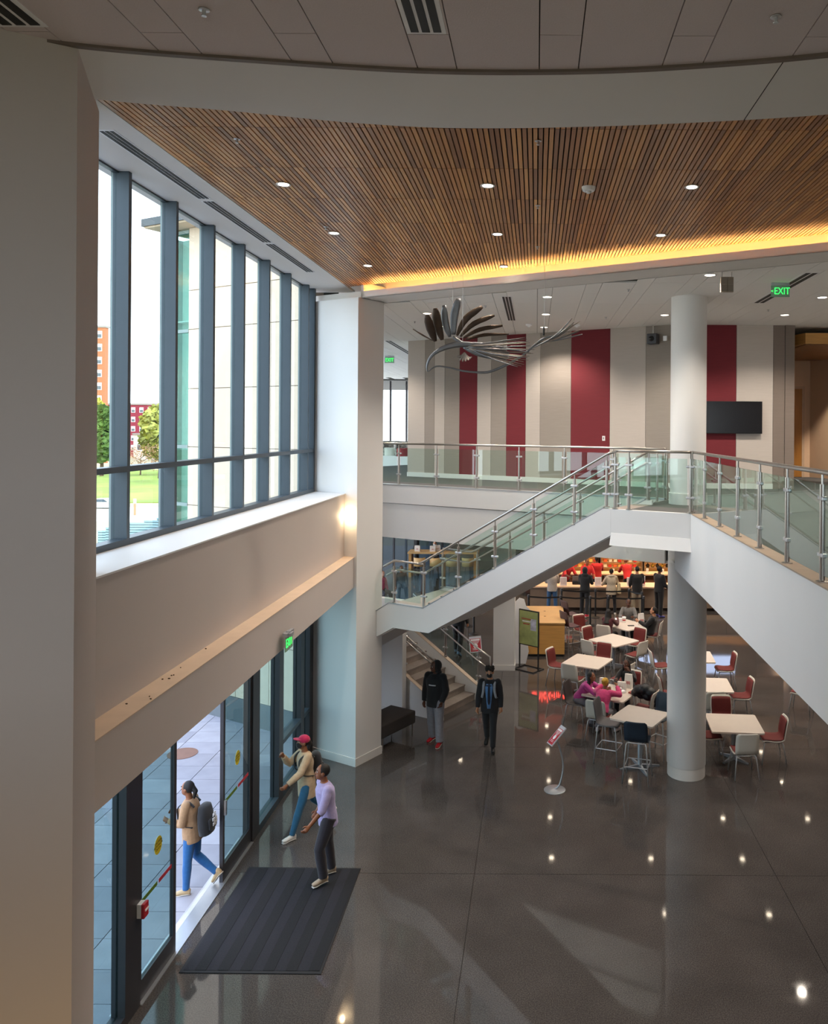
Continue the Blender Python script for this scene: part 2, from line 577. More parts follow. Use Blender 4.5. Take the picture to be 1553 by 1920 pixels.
pr.prism([G2(0, 0), G2(0, .77), G2(-1.35, .77), G2(-1.35, 0)], 0, 9.4)
struct(pr.build('column_pier', WHITE), 'square white pier between the entrance and the staircase', 'pier')
bs = MB()
bs.prism([G2(.015, -.015), G2(.015, .785), G2(-1.2, .785), G2(-1.2, -.015)], 0, 0.16)
struct(bs.build('baseboard_pier', WHITE2), 'low painted base around the square white pier', 'baseboard')
# building envelope out of view
env = MB()
env.bb(-4.9, 12.2, -5.2, -5.0, 8.3, 11.2); env.bb(-4.9, 12.2, -5.2, -5.0, -0.3, 5.6)
env.bb(9.6, 9.8, -5.2, 46, -0.3, 11.2)
env.bb(-4.9, -4.7, -5.2, 4.9, -0.3, 11.2)
env.bb(-4.9, -4.62, 4.0, 17, 9.70, 11.2)
struct(env.build('wall_envelope', TAUPE), 'plain walls closing the hall behind and beside the viewer', 'wall')
wb = thing('window_5', 'glazed rear wall of the hall behind the viewer', 'window', (2, -5.1, 0), kind='structure')
for k in range(11):
    x = -4.6 + 1.42 * k
    MB().bb(x - .04, x + .04, -5.2, -5.02, 5.6, 8.3).build('mullion', FRAME, wb)
MB().bb(-4.6, 9.6, -5.12, -5.10, 5.6, 8.3).build('pane', G_WIN, wb)
rf = MB()
rf.prism([(-4.95, -5.2), (9.8, -5.2), (9.8, 46), (-12, 46), (-12, 31), (-8.6, 21.8), (-4.95, 17.2)], 10.6, 11.2)
struct(rf.build('roof', M('roof_membrane', '#8a8a88', 0.9)), 'flat roof above the hall', 'roof')

# ---- near ceiling: planks up to the curved edge, then the curved drywall border
ARC_IN = [(-4.6, 5.0), (-3.163, 5.476), (-2.02, 5.68), (-0.9, 5.826), (.02, 5.84), (.88, 5.765), (2.0, 5.543), (3.2, 5.15), (4.6, 4.5), (6.5, 3.3), (9.7, .4)]
ARC_OUT = [(-4.6, 6.0), (-3.48, 6.36), (-2.51, 6.57), (-1.6, 6.80), (-.75, 6.91), (.41, 6.86), (1.4, 6.74), (2.37, 6.56), (3.6, 6.2), (5.2, 5.5), (7.2, 4.2), (9.7, 2.0)]
def arc_y(arc, x):
    pts = arc
    if x <= pts[0][0]: return pts[0][1]
    for i in range(len(pts) - 1):
        if x <= pts[i + 1][0]:
            P = [pts[max(i - 1, 0)], pts[i], pts[i + 1], pts[min(i + 2, len(pts) - 1)]]
            t = (x - pts[i][0]) / (pts[i + 1][0] - pts[i][0])
            m1 = (P[2][1] - P[0][1]) / (P[2][0] - P[0][0]) * (P[2][0] - P[1][0])
            m2 = (P[3][1] - P[1][1]) / (P[3][0] - P[1][0]) * (P[2][0] - P[1][0])
            return (2 * t ** 3 - 3 * t * t + 1) * P[1][1] + (t ** 3 - 2 * t * t + t) * m1 + (-2 * t ** 3 + 3 * t * t) * P[2][1] + (t ** 3 - t * t) * m2
    return pts[-1][1]
ZC = 9.4
cn = thing('ceiling', 'grey acoustic plank ceiling over the viewer', 'ceiling', kind='structure')
MB().prism([(-4.9, -5)] + [(9.6, -5)] + [(x, arc_y(ARC_IN, x)) for x in [9.6 - .25 * k for k in range(59)]], ZC + .03, ZC + .06).build('ceiling_backing', DARKGAP, cn)
cols = []
for k in range(-6, 12):
    x = .004 + .88 * k
    cols.append((x, x + .283, True)); cols.append((x + .283, x + .88, False))
for x0, x1, narrow in cols:
    if x1 < -4.8 or x0 > 9.5: continue
    rows = [5.29 - 1.83 * q for q in range(7)]
    if not narrow: rows = [5.29 + .9 - 1.83 * q for q in range(7)]
    edges = [20] + rows
    for a, b_ in zip(edges[:-1], edges[1:]):
        N = 5
        xx = [x0 + .004 + (x1 - x0 - .008) * q / N for q in range(N + 1)]
        top = [min(a - .004, arc_y(ARC_IN, x) - .02) for x in xx]
        lo = b_ + .004
        if max(top) <= lo + .02 or max(top) < -4.6: continue
        poly = [(xx[0], lo), (xx[-1], lo)] + [(xx[q], max(top[q], lo + .005)) for q in range(N, -1, -1)]
        MB().prism(poly, ZC, ZC + .028).build('ceiling_plank', TILE, cn)
# dark reveal then the curved border
SX = [-4.6 + .12 * k for k in range(118)]
bd = MB()
for i in range(len(SX) - 1):
    xa, xb = SX[i], SX[i + 1]
    bd.hexa([(xa, arc_y(ARC_IN, xa), ZC - .012), (xb, arc_y(ARC_IN, xb), ZC - .012), (xb, arc_y(ARC_OUT, xb), ZC - .012), (xa, arc_y(ARC_OUT, xa), ZC - .012),
             (xa, arc_y(ARC_IN, xa), ZC + .3), (xb, arc_y(ARC_IN, xb), ZC + .3), (xb, arc_y(ARC_OUT, xb), ZC + .3), (xa, arc_y(ARC_OUT, xa), ZC + .3)])
bd = bd.build('ceiling_border', WHITE2)
struct(bd, 'smooth curved drywall border between plank ceiling and wood ceiling', 'ceiling')
rv = MB()
for i in range(len(SX) - 1):
    xa, xb = SX[i], SX[i + 1]
    rv.hexa([(xa, arc_y(ARC_IN, xa) - .045, ZC - .02), (xb, arc_y(ARC_IN, xb) - .045, ZC - .02), (xb, arc_y(ARC_IN, xb) + .004, ZC - .02), (xa, arc_y(ARC_IN, xa) + .004, ZC - .02),
             (xa, arc_y(ARC_IN, xa) - .045, ZC + .02), (xb, arc_y(ARC_IN, xb) - .045, ZC + .02), (xb, arc_y(ARC_IN, xb) + .004, ZC + .02), (xa, arc_y(ARC_IN, xa) + .004, ZC + .02)])
struct(rv.build('trim_ceiling_edge', M('reveal_brown', '#6d5f56', 0.6)), 'thin curved brown edge trim of the plank ceiling', 'trim')
jt = MB(); ja = (2.0 - .30, arc_y(ARC_IN, 1.7)); 
jt.tube([(1.72, arc_y(ARC_IN, 1.72), ZC - .0125), (1.72, arc_y(ARC_OUT, 1.72), ZC - .0125)], .004, 4)
struct(jt.build('trim_border_joint', DARKGAP), 'fine joint crossing the curved ceiling border', 'trim')

# ---- wood slat ceiling
ZW = 9.655
def wood_end(x):
    return 16.01 + (.12 - (x + 3.58) * .5) / .866
wc = thing('ceiling_wood', 'brown wood slat ceiling with warm cove light at its far edge', 'ceiling', kind='structure')
SLATW = WOOD('slat_timber', ['#96643c', '#c08248', '#da9855', '#a86f40', '#e6a760', '#c78746', '#99653e', '#dc9c57'], 'object', grain=(90, 3, 90))
SLATI = WOOD('slat_timber_far', ['#96643c', '#c08248', '#da9855', '#a86f40', '#e6a760', '#c78746', '#99653e', '#dc9c57'], 'island', grain=(90, 3, 90))
MB().prism([(-3.9, 5.0), (9.6, 1.0), (9.6, wood_end(9.6)), (-3.9, 16.3)], ZW + .045, ZW + .07).build('slat_backing', M('black_felt', '#0e0b09', 0.95), wc)
PITCH, SW = .053, .0395
rowsY = [4.0] + [7.63 + 1.18 * k for k in range(8)]
parts, rest = [], MB()
shared = {}
n_sl = int((9.5 + 3.87) / PITCH)
for r in range(len(rowsY)):
    ya = rowsY[r]
    yb = rowsY[r + 1] if r + 1 < len(rowsY) else 30
    for k in range(n_sl):
        x0 = -3.87 + PITCH * k + .006
        xm = x0 + SW / 2
        y0 = max(ya + .004, arc_y(ARC_OUT, xm) - .3)
        y1 = min(yb - .004, wood_end(xm))
        if y1 - y0 < .03: continue
        seen = xm < .364 * ((y0 + y1) / 2)
        pri = {1: 0, 2: 1, 3: 2}.get(r, 9)
        parts.append((pri if seen else 99, random.random() if pri == 2 else k, xm, y0, y1))
parts.sort()
for i, (pri, _, xm, y0, y1) in enumerate(parts):
    if i < 300 and pri < 9:
        key = round(y1 - y0, 3)
        if key not in shared:
            shared[key] = MB().bb(-SW / 2, SW / 2, -(y1 - y0) / 2, (y1 - y0) / 2, 0, .034).mesh('slat')
            shared[key].materials.append(SLATW)
        inst(shared[key], 'slat', wc, (xm, (y0 + y1) / 2, ZW))
    else:
        rest.bb(xm - SW / 2, xm + SW / 2, y0, y1, ZW, ZW + .034)
rest.build('slat_field', SLATI, wc, kind='stuff')

# plaster soffit strip between wood and window, end piece by the pier
ss = MB(); ss.bb(-4.9, -3.875, 5.0, 17.0, ZW, ZW + .05)
struct(ss.build('ceiling_window_strip', WHITE2), 'white plaster strip between wood ceiling and window', 'ceiling')
# beam with cove beyond the wood
cb = MB()
gbox(cb, -1.3, 17, .10, .85, ZC, ZC + .02)
gbox(cb, -1.3, 17, .10, .12, ZC, ZC + .135)
gbox(cb, -1.3, 17, .83, .85, ZC, ZC + .5)
gbox(cb, -1.3, 17, .80, .83, ZC + .02, ZW + .2)
struct(cb.build('beam_cove', WHITE2), 'long white beam with a lit cove along the far edge of the wood ceiling', 'beam')
cl = MB()
gbox(cl, .12, 16, .26, .29, ZC + .095, ZC + .113)
tag(cl.build('cove_light', COVE), 'glowing amber light strip hidden in the long ceiling cove', 'light strip')
be = MB(); gbox(be, -.02, .05, .10, .8, ZC, ZW + .05)
struct(be.build('trim_cove_end', WHITE2), 'white end cap of the ceiling cove at the square pier', 'trim')

# ---- far ceiling over the walkway
fc = thing('ceiling_far', 'pale acoustic plank ceiling over the walkway', 'ceiling', kind='structure')
MB().prism([G2(-6, .9), G2(16, .9), (9.6, 46), (-12, 46), (-12, 31), (-8.6, 22)], ZC + .03, ZC + .06).build('ceiling_backing', DARKGAP, fc)
def beam_back(x):      # y of the beam's far face at x
    return 16.01 + (.86 - (x + 3.58) * .5) / .866
for x0, x1, narrow in [c for c in cols] + [(-9.68 + .88 * q + (.283 if w else 0), -9.68 + .88 * q + (.88 if w else .283), not w) for q in range(5) for w in (0, 1)]:
    if x0 > 9: continue
    step = 2.4
    off = 0.0 if narrow else 1.2
    ystart = min(beam_back(x0), beam_back(x1))
    ks = [13.0 + off + step * q for q in range(-3, 13)]
    for a, b_ in zip(ks[:-1], ks[1:]):
        lo0 = max(a + .004, beam_back(x0)); lo1 = max(a + .004, beam_back(x1))
        hi = b_ - .004
        if hi - max(lo0, lo1) < .05 or hi > 45: continue
        MB().prism([(x0 + .004, lo0), (x1 - .004, lo1), (x1 - .004, hi), (x0 + .004, hi)], ZC, ZC + .028).build('ceiling_plank', TILE2, fc)

# ---- far wall with vertical fabric stripes
LI, ME, RE, DK = (M('linen_light', '#bdb3ab', 0.85, var=.05, scale=3, stretch=(1, 1, 60)), M('linen_mid', '#988e86', 0.85, var=.07, scale=3, stretch=(1, 1, 60)),
                  M('linen_red', '#72222b', 0.85, var=.10, scale=3, stretch=(1, 1, 60)), M('linen_dark', '#7d7067', 0.85, var=.07, scale=3, stretch=(1, 1, 60)))
ws = thing('wall_far', 'upper back wall dressed in vertical fabric stripes of linen and dark red', 'wall', kind='structure')
def s_at(px, t=6.85):
    u = (px - 1006 - .5) / 1500
    # X = -3.58+.866s+.5t ; Y = 16.01-.5s+.866t ; X = uY
    return (u * (16.01 + .866 * t) + 3.58 - .5 * t) / (.866 + .5 * u)
px = [765, 797, 815, 834, 862, 895, 921, 950, 986, 1013, 1071, 1144, 1211, 1262]
kinds = 'LMLMRLMRLMRLM'
for i, k in enumerate(kinds):
    a, b_ = s_at(px[i]), s_at(px[i + 1])
    mb = MB(); gbox(mb, a + .004, b_ - .004, 6.85, 6.95, Z1 + .13, ZC)
    mb.build('fabric_panel', {'L': LI, 'M': ME, 'R': RE}[k], ws)
# frontal stretch right of the round column
yb = 19.9
sE = s_at(1262)
xE = G(sE, 6.85).x
yE = G(sE, 6.85).y
fx = [(1262, 'M'), (1300, 'R'), (1381, 'L'), (1450, 'D'), (1472, 'D'), (1490, None)]
def fxw(p): return (p - 1006 - .5) / 1500 * yb
MB().prism([(xE, yE), (fxw(1300), yb), (fxw(1300), yb + .1), (xE, yE + .12)], Z1, ZC).build('fabric_panel', ME, ws)
for (a, k), (b_, _) in zip(fx[1:-1], fx[2:]):
    MB().bb(fxw(a) + .004, fxw(b_) - .004, yb - (.02 if a == 1472 else 0), yb + .1, Z1 + (.13 if k != 'D' else 0), ZC).build('fabric_panel', {'L': LI, 'M': ME, 'R': RE, 'D': DK}[k], ws)
xw = fxw(1490)
MB().bb(xw - .1, xw, yb + .1, 26, Z1, ZC).build('fabric_panel', DK, ws)
mb = MB(); gbox(mb, s_at(765), sE, 6.96, 7.1, Z1, ZC)
gbox(mb, s_at(765), s_at(765) + .1, 6.86, 14, Z1, ZC)
mb.build('wall_body', WHITE2, ws)
mb = MB(); gbox(mb, s_at(765), sE, 6.83, 6.95, Z1, Z1 + .13)
mb.bb(fxw(1300), fxw(1450), yb - .02, yb + .1, Z1, Z1 + .13)
struct(mb.build('baseboard_far', WHITE), 'white baseboard below the striped wall', 'baseboard')
# recess at the right with beige walls, door and wood canopy
rw = MB()
rw.bb(xw, 9.7, 25.0, 25.2, Z1, ZC)
rw.prism([(8.55, 25.0), (9.6, 22.0), (9.7, 22.0), (9.7, 25.0)], Z1, ZC)
struct(rw.build('wall_recess', M('warm_beige', '#c9a88a', 0.75, var=.02)), 'warm beige walls of the recess at the right end of the upper floor', 'wall')
dr = thing('door_1', 'honey oak door in the recess at the right end of the upper floor', 'door', (7.97, 24.98, Z1), kind='structure')
MB().bb(7.66, 8.28, 24.94, 24.99, Z1 + .01, 8.08).build('door_leaf', OAKD, dr)
fm = MB(); fm.bb(7.58, 7.66, 24.93, 25.0, Z1, 8.16); fm.bb(8.28, 8.36, 24.93, 25.0, Z1, 8.16); fm.bb(7.66, 8.28, 24.93, 25.0, 8.08, 8.16)
fm.build('door_frame', M('beige_frame', '#b59a80', 0.6), dr)
MB().tube([(7.73, 24.94, 6.35), (7.73, 24.88, 6.35), (7.84, 24.88, 6.35)], .012, 8).build('door_handle', STEEL, dr)
cpy = thing('wood_canopy', 'honey wood canopy hanging in the recess over the oak door', 'canopy', (7.6, 21.5, 9.0), kind='structure')
poly = [(6.55, 20.9), (6.75, 20.1), (9.55, 20.1), (9.55, 24.9), (6.55, 24.9)]
MB().prism(poly, 8.97, 9.24).build('fascia_board', MAPLE, cpy)
for k in range(15):
    y = 20.16 + .31 * k
    MB().bb(6.62 if y > 21 else 6.78, 9.5, y, y + .28, 8.945, 8.972).build('soffit_plank', M('canopy_plank', '#7c5430', .45, var=.15), cpy)

# ---- round column through both floors
rc = thing('column_round', 'tall round white column rising through both floors', 'column', (3.0, 15.8, 0), kind='structure')
MB().lathe([(.373, .22), (.38, .235), (.38, 4.95), (.35, 4.96), (.35, 9.4)], 48, (3.0, 15.8, 0)).build('shaft', WHITE, rc, 'auto')
MB().lathe([(.368, 0), (.368, .225)], 48, (3.0, 15.8, 0)).build('column_base', WHITE2, rc, 'auto')
MB().lathe([(.372, 0), (.372, .22)], 48, (3.0, 15.8, Z1)).build('column_base', WHITE2, rc, 'auto')
# lower square column beyond
sc_ = MB(); sc_.bb(-1.17, -.57, 22.44, 23.04, 0, 4.05)
struct(sc_.build('column_square', WHITE2), 'square white column on the lower floor behind the stairs', 'column')
sb = MB(); sb.bb(-1.185, -.555, 22.425, 23.05, 0, .15)
struct(sb.build('baseboard_column', WHITE2), 'base trim of the square column behind the stairs', 'baseboard')

# ---- far lower room
lr = MB()
lr.bb(-.2, 9.6, 34.6, 34.8, 0, 4.1)
lr.bb(-.4, -.2, 33.0, 40, 0, 4.1)
struct(lr.build('wall_kitchen', M('kitchen_wall', '#5c3a2c', .6, var=.2)), 'brown wall behind the serving counter', 'wall')

# ---- upper far-left glazed end of the corridor
uw = thing('window_3', 'bright glazed end of the upper corridor at far left', 'window', (-6.5, 45, 5.33), kind='structure')
for x in (-11.0, -9.6, -8.2, -7.3):
    MB().bb(x - .05, x + .05, 44.9, 45.05, 5.33, 9.4).build('mullion', FRAMED, uw)
MB().bb(-12, -6.9, 44.98, 45.0, 5.4, 9.4).build('pane', G_WIN, uw)
MB().bb(-6.9, 9.6, 44.9, 45.1, 4.0, 10.6).build('wall_panel', WHITE2, uw)
MB().bb(-12, -6.9, 44.9, 45.1, 4.0, 5.4).build('wall_panel', WHITE2, uw)
MB().bb(-12, -6.9, 44.9, 45.1, 8.9, 10.6).build('wall_panel', WHITE2, uw)
MB().bb(-12.1, -11.9, 31, 45, 8.6, 10.6).build('wall_panel', WHITE2, uw)
# lower far-left curtain wall
lw = thing('window_4', 'dark mullioned window wall behind the far dining tables', 'window', (-6, 40, 0), kind='structure')
for k in range(12):
    x = -11.6 + .62 * k
    MB().bb(x - .045, x + .045, 40.9, 41.1, 0, 4.0).build('mullion', FRAMED if k % 2 else FRAME, lw)
MB().bb(-12, -4.4, 40.98, 41.0, 0, 4.0).build('pane', G_DARK, lw)
MB().bb(-4.4, 0, 40.9, 41.1, 0, 4.0).build('wall_panel', M('olive_wall', '#6f6a5c', .8), lw)

# ================================================================ window wall at left (upper)
w1 = thing('window_1', 'tall slate-framed window wall above the entrance', 'window', (-4.7, 11.5, 5.46), kind='structure')
XF, XG = -4.59, -4.74
my = [7.83 + 1.18 * k for k in range(8)]
for y in my:
    MB().bb(XG - .03, XF, y - .0325, y + .0325, 5.46, ZW).build('mullion', FRAME, w1)
    MB().bb(XG - .055, XG - .03, y - .03, y + .03, 5.46, ZW).build('mullion_cap', M('pale_cap', '#7f8d8e', .4, .3), w1)
MB().bb(XG, XF, 16.5, 16.6, 5.46, ZW).build('mullion', FRAME, w1)
ys = [6.6] + my + [16.55]
MB().bb(XG, XF + .005, 6.7, 16.58, 5.455, 5.53).build('bottom_rail', FRAME, w1)
MB().bb(XG, XF + .003, 6.7, 16.58, 6.28, 6.345).build('transom', FRAME, w1)
MB().bb(XG - .03, XG + .03, 6.7, 16.58, ZW - .02, ZW + .02).build('head_rail', FRAME, w1)
for a, b_ in zip(ys[:-1], ys[1:]):
    MB().bb(XG - .012, XG + .012, a + .033, b_ - .033, 5.53, 6.28).build('pane', G_WIN, w1)
    MB().bb(XG - .012, XG + .012, a + .033, b_ - .033, 6.345, ZW).build('pane', G_WIN, w1)

# ================================================================ entrance glazing (lower)
w2 = thing('window_2', 'dark-framed ground floor glazing on both sides of the sliding doors', 'window', (-4.7, 11.5, 0), kind='structure')
XD = -4.60
def post(y0, y1, d=.16): MB().bb(XD - d, XD, y0, y1, 0, 3.6).build('post', FRAMED, w2)
for a in ((7.0, 7.1), (9.03, 9.38), (13.08, 13.40), (14.42, 14.66), (15.75, 15.98), (16.35, 16.6)):
    post(*a)
def pane(y0, y1, z0, z1, mat=None): MB().bb(XD - .11, XD - .085, y0, y1, z0, z1).build('pane', mat or G_DOOR, w2)
MB().bb(XD - .16, XD, 6.0, 9.03, 0, .12).build('bottom_rail', FRAMED, w2)
pane(7.1, 9.03, .12, 3.6)
for a, b_ in ((13.40, 14.42), (14.66, 15.75), (15.98, 16.35)):
    MB().bb(XD - .16, XD, a, b_, 0, .12).build('bottom_rail', FRAME, w2)
    pane(a, b_, .12, 3.6)
for a, b_ in ((14.66, 15.75), (15.98, 16.35)):
    MB().bb(XD - .14, XD + .002, a, b_, .98, 1.06).build('transom', FRAME, w2)
MB().bb(XD - .16, XD, 9.38, 13.08, 2.95, 3.6).build('door_header', FRAMED, w2)
MB().bb(XD - .18, XD + .02, 9.38, 13.08, -.01, .012).build('door_track', ALU, w2)
MB().bb(XD - .27, XD - .185, 9.2, 13.2, -.01, .008).build('threshold_plate', M('bright_sill', '#cfcfd4', .4, .3), w2)
def leaf(n, y0, y1, label):
    d = thing(n, label, 'door', (XD - .05, (y0 + y1) / 2, 0), kind='structure')
    x0, x1 = XD - .075, XD - .025
    MB().bb(x0, x1, y0, y0 + .07, .01, 2.95).build('stile', FRAMED, d)
    MB().bb(x0, x1, y1 - .07, y1, .01, 2.95).build('stile', FRAMED, d)
    MB().bb(x0, x1, y0 + .07, y1 - .07, .01, .25).build('bottom_rail', FRAMED, d)
    MB().bb(x0, x1, y0 + .07, y1 - .07, 2.85, 2.95).build('top_rail', FRAMED, d)
    MB().bb(XD - .056, XD - .044, y0 + .07, y1 - .07, .25, 2.85).build('pane', G_DOOR, d)
    ym = y0 + (y1 - y0) * .52
    mb = MB()
    mb.extrude([(XD - .04, ym + .10 * math.cos(a), 1.62 + .11 * math.sin(a)) for a in [2 * PI * q / 20 for q in range(20)]], (.002, 0, 0))
    mb.build('round_decal', M('yellow_decal', '#d8c21a', .5), d)
    t = text('decal_text', 'CAUTION\nAUTOMATIC\nDOOR', .042, M('decal_black', '#2c2a10', .5), d, (XD - .037 - (XD - .05), ym - (y0 + y1) / 2, 1.62), (PI / 2, 0, PI / 2), .0005)
    MB().bb(XD - .04, XD - .038, y0 + .08, ym - .02, 1.14, 1.19).build('strip_decal', M('green_decal', '#5d7a1e', .5), d)
    MB().bb(XD - .04, XD - .038, ym + .02, y1 - .10, 1.14, 1.19).build('strip_decal', M('red_decal', '#b8323c', .5), d)
    return d
leaf('door_2', 9.38, 10.35, 'left glass sliding door leaf with yellow round decal, nearest')
d3 = leaf('door_3', 11.9, 13.08, 'right glass sliding door leaf with yellow round decal beyond the opening')
MB().bb(XD - .02, XD + .015, 11.915, 11.955, 1.0, 1.22).build('lock_plate', STEEL, d3)

# ---- exterior
pv = thing('pavement', 'pale grey stone pavers outside the entrance', 'pavement', kind='structure')
PAV = [M('paver_%d' % i, c, .7, var=.08, scale=3) for i, c in enumerate(('#94919a', '#9c99a1', '#8c8992'))]
MB().bb(-26, -4.63, -6, 30, -.3, -.02).build('paver_bed', M('paver_joint', '#6a6668', .9), pv)
jobs = []
for i in range(18):
    for j in range(60):
        x1 = -4.8 - .9 * i; y0 = -5 + .6 * j
        if y0 + .6 > 29.9: continue
        jobs.append((abs(x1 + 6.2) * .8 + abs(y0 - 12), x1, y0))
jobs.sort()
pm = [MB().bb(-.894, -.006, .005, .595, -.05, 0).mesh('paver') for _ in range(3)]
for i, q in enumerate(pm): q.materials.append(PAV[i])
pst = MB()
for n_, (_, x1, y0) in enumerate(jobs):
    if n_ < 290: inst(pm[random.randrange(3)], 'paver', pv, (x1, y0, 0))
    else: pst.bb(x1 - .894, x1 - .006, y0 + .005, y0 + .595, -.05, 0)
pst.build('paver_field', PAV[0], pv, kind='stuff')
dc = MB(); dc.lathe([(.30, .0), (.30, .008), (.0, .008)][:2], 24, (-7.3, 16.6, 0))
tag(dc.build('drain_cover', M('rust_iron', '#7a5648', .7)), 'round rusty drain cover set in the pavers outside', 'drain cover')
# neighbouring wing of the building
wg = thing('wing_building', 'beige panelled wing of the building outside the window with glass corner and dark roof overhang', 'building', (-8.3, 19.5, 0), kind='structure')
BEI = M('beige_panel', '#d9c6ae', .7, var=.03)
P0w, dw = Vector((-5.0, 17.35, 0)), Vector((-.866, .5, 0))
nw = Vector((.5, .866, 0))
def wpt(a, d, z): return P0w + dw * a + nw * d + Vector((0, 0, z))
zs = [0.55, 1.9, 3.5, 4.9, 6.30, 7.7, 9.13, 10.07, 11.58]
sa = [0, 1.1, 2.2, 3.05, 3.95]
for z0, z1 in zip(zs[:-1], zs[1:]):
    for a, b_ in zip(sa[:-1], sa[1:]):
        MB().hexa([wpt(a + .008, 0, z0 + .008), wpt(b_ - .008, 0, z0 + .008), wpt(b_ - .008, .06, z0 + .008), wpt(a + .008, .06, z0 + .008),
                   wpt(a + .008, 0, z1 - .008), wpt(b_ - .008, 0, z1 - .008), wpt(b_ - .008, .06, z1 - .008), wpt(a + .008, .06, z1 - .008)]).build('facade_panel', BEI, wg)
MB().hexa([wpt(0, .05, 0), wpt(3.93, .05, 0), wpt(3.93, .5, 0), wpt(0, .5, 0), wpt(0, .05, 11.57), wpt(3.93, .05, 11.57), wpt(3.93, .5, 11.57), wpt(0, .5, 11.57)]).build('wall_core', M('core_grey', '#8e8272', .9), wg)
MB().hexa([wpt(0, -.02, 0), wpt(3.95, -.02, 0), wpt(3.95, .06, 0), wpt(0, .06, 0), wpt(0, -.02, .55), wpt(3.95, -.02, .55), wpt(3.95, .06, .55), wpt(0, .06, .55)]).build('plinth', M('plinth_grey', '#5f666a', .7), wg)
TEAL = GLASS('teal_facade_glass', (.74, .90, .86), 1.7)
gz = [.2, 3.6, 4.9, 6.3, 9.1, 11.5]
for z0, z1 in zip(gz[:-1], gz[1:]):
    MB().hexa([wpt(3.98, .02, z0), wpt(5.0, .02, z0), wpt(5.0, .05, z0), wpt(3.98, .05, z0), wpt(3.98, .02, z1 - .04), wpt(5.0, .02, z1 - .04), wpt(5.0, .05, z1 - .04), wpt(3.98, .05, z1 - .04)]).build('pane', TEAL, wg)
    MB().hexa([wpt(3.96, 0, z1 - .04), wpt(5.05, 0, z1 - .04), wpt(5.05, .08, z1 - .04), wpt(3.96, .08, z1 - .04), wpt(3.96, 0, z1 + .04), wpt(5.05, 0, z1 + .04), wpt(5.05, .08, z1 + .04), wpt(3.96, .08, z1 + .04)]).build('spandrel', M('spandrel', '#7f938f', .5), wg)
MB().hexa([wpt(5.0, 0, 0), wpt(5.06, 0, 0), wpt(5.06, 2.3, 0), wpt(5.0, 2.3, 0), wpt(5.0, 0, 11.5), wpt(5.06, 0, 11.5), wpt(5.06, 2.3, 11.5), wpt(5.0, 2.3, 11.5)]).build('corner_glazing', M('teal_wall', '#6f9089', .25), wg)
MB().hexa([wpt(3.98, .6, 0), wpt(5.0, .6, 0), wpt(5.0, .7, 0), wpt(3.98, .7, 0), wpt(3.98, .6, 11.5), wpt(5.0, .6, 11.5), wpt(5.0, .7, 11.5), wpt(3.98, .7, 11.5)]).build('inner_wall', M('inner_teal', '#c9d8cc', .7), wg)
MB().hexa([wpt(-.5, -.35, 11.62), wpt(5.0, -.55, 11.62), wpt(5.0, 2.4, 11.62), wpt(-.5, 2.4, 11.62), wpt(-.5, -.35, 11.80), wpt(5.0, -.55, 11.80), wpt(5.0, 2.4, 12.1), wpt(-.5, 2.4, 12.1)]).build('roof_edge', M('roof_metal', '#4c5254', .5, .3), wg)
MB().hexa([wpt(-.5, -.30, 11.58), wpt(4.95, -.5, 11.58), wpt(4.95, 2.3, 11.58), wpt(-.5, 2.3, 11.58), wpt(-.5, -.3, 11.62), wpt(4.95, -.5, 11.62), wpt(4.95, 2.3, 11.62), wpt(-.5, 2.3, 11.62)]).build('eave_soffit', M('eave_tan', '#c9b394', .7), wg)
# terrain
ZG = -5.0
ter = MB(); ter.bb(-420, -26.5, 34, 520, ZG - 1, ZG); ter.bb(-420, -26.5, -60, 34, ZG - 1, ZG)
ter.bb(-26.5, 60, 60, 520, ZG - 1, ZG); ter.bb(-26.5, 60, -80, -6, -1, -.3)
struct(ter.build('ground', M('dry_ground', '#b7a781', .95, var=.25, scale=.05)), 'dry open ground beyond the building', 'ground')
lawn = MB()
lawn.prism([(-100, 118), (-40, 124), (-40, 210), (-130, 215)], ZG, ZG + .12)
tag(lawn.build('lawn', M('lawn_green', '#8f9f3a', .95, var=.35, scale=.08)), 'sunlit green lawn seen through the left window', 'lawn', kind='structure')
rd = MB(); rd.prism([(-110, 98), (-35, 98), (-35, 117), (-110, 112)], ZG, ZG + .05)
struct(rd.build('road', M('pale_road', '#cbbfae', .9, var=.06)), 'pale road below the lawn', 'road')
# ================================================================ STAIRCASE
SL = .558
st_ = thing('staircase', 'white staircase with three flights from the lower floor to the upper walkway', 'staircase', G(3, 1.5, 0))
STEPM = M('stone_tread', '#8d8078', .6, var=.08, scale=12)
LANDM = M('landing_tile', '#8f8b84', .55, var=.06, scale=8)
Zm = 3.14
def zt(s): return 3.2 + SL * (s - 1.21)
def slab(mb, prof, t0, t1):
    """(s, z) profile extruded across t"""
    return mb.extrude([G(s, t0, z) for s, z in prof], GB * (t1 - t0))
prof = [(0.02, 3.01), (.337, 3.205), (1.211, 3.2), (5.15, 5.41), (5.3, 5.41), (5.3, 4.95), (1.356, 2.73), (.46, 2.72), (0.02, 2.48)]
slab(MB(), prof, .58, .66).build('stringer', WHITE, st_)
slab(MB(), prof, 2.47, 2.55).build('stringer', WHITE, st_)
cap = MB()
for t in (.575, 2.465):
    slab(cap, [(0.0, 3.005), (.337, 3.21), (1.211, 3.205), (5.15, 5.415), (5.15, 5.43), (1.211, 3.22), (.337, 3.225), (0.0, 3.02)], t, t + .09)
cap.build('stringer_cap', ALU, st_)
slab(MB(), [(.3, 2.72), (1.36, 2.735), (5.3, 4.93), (5.3, 4.99), (1.36, 2.80), (.3, 2.80)], .66, 2.47).build('soffit', WHITE2, st_)
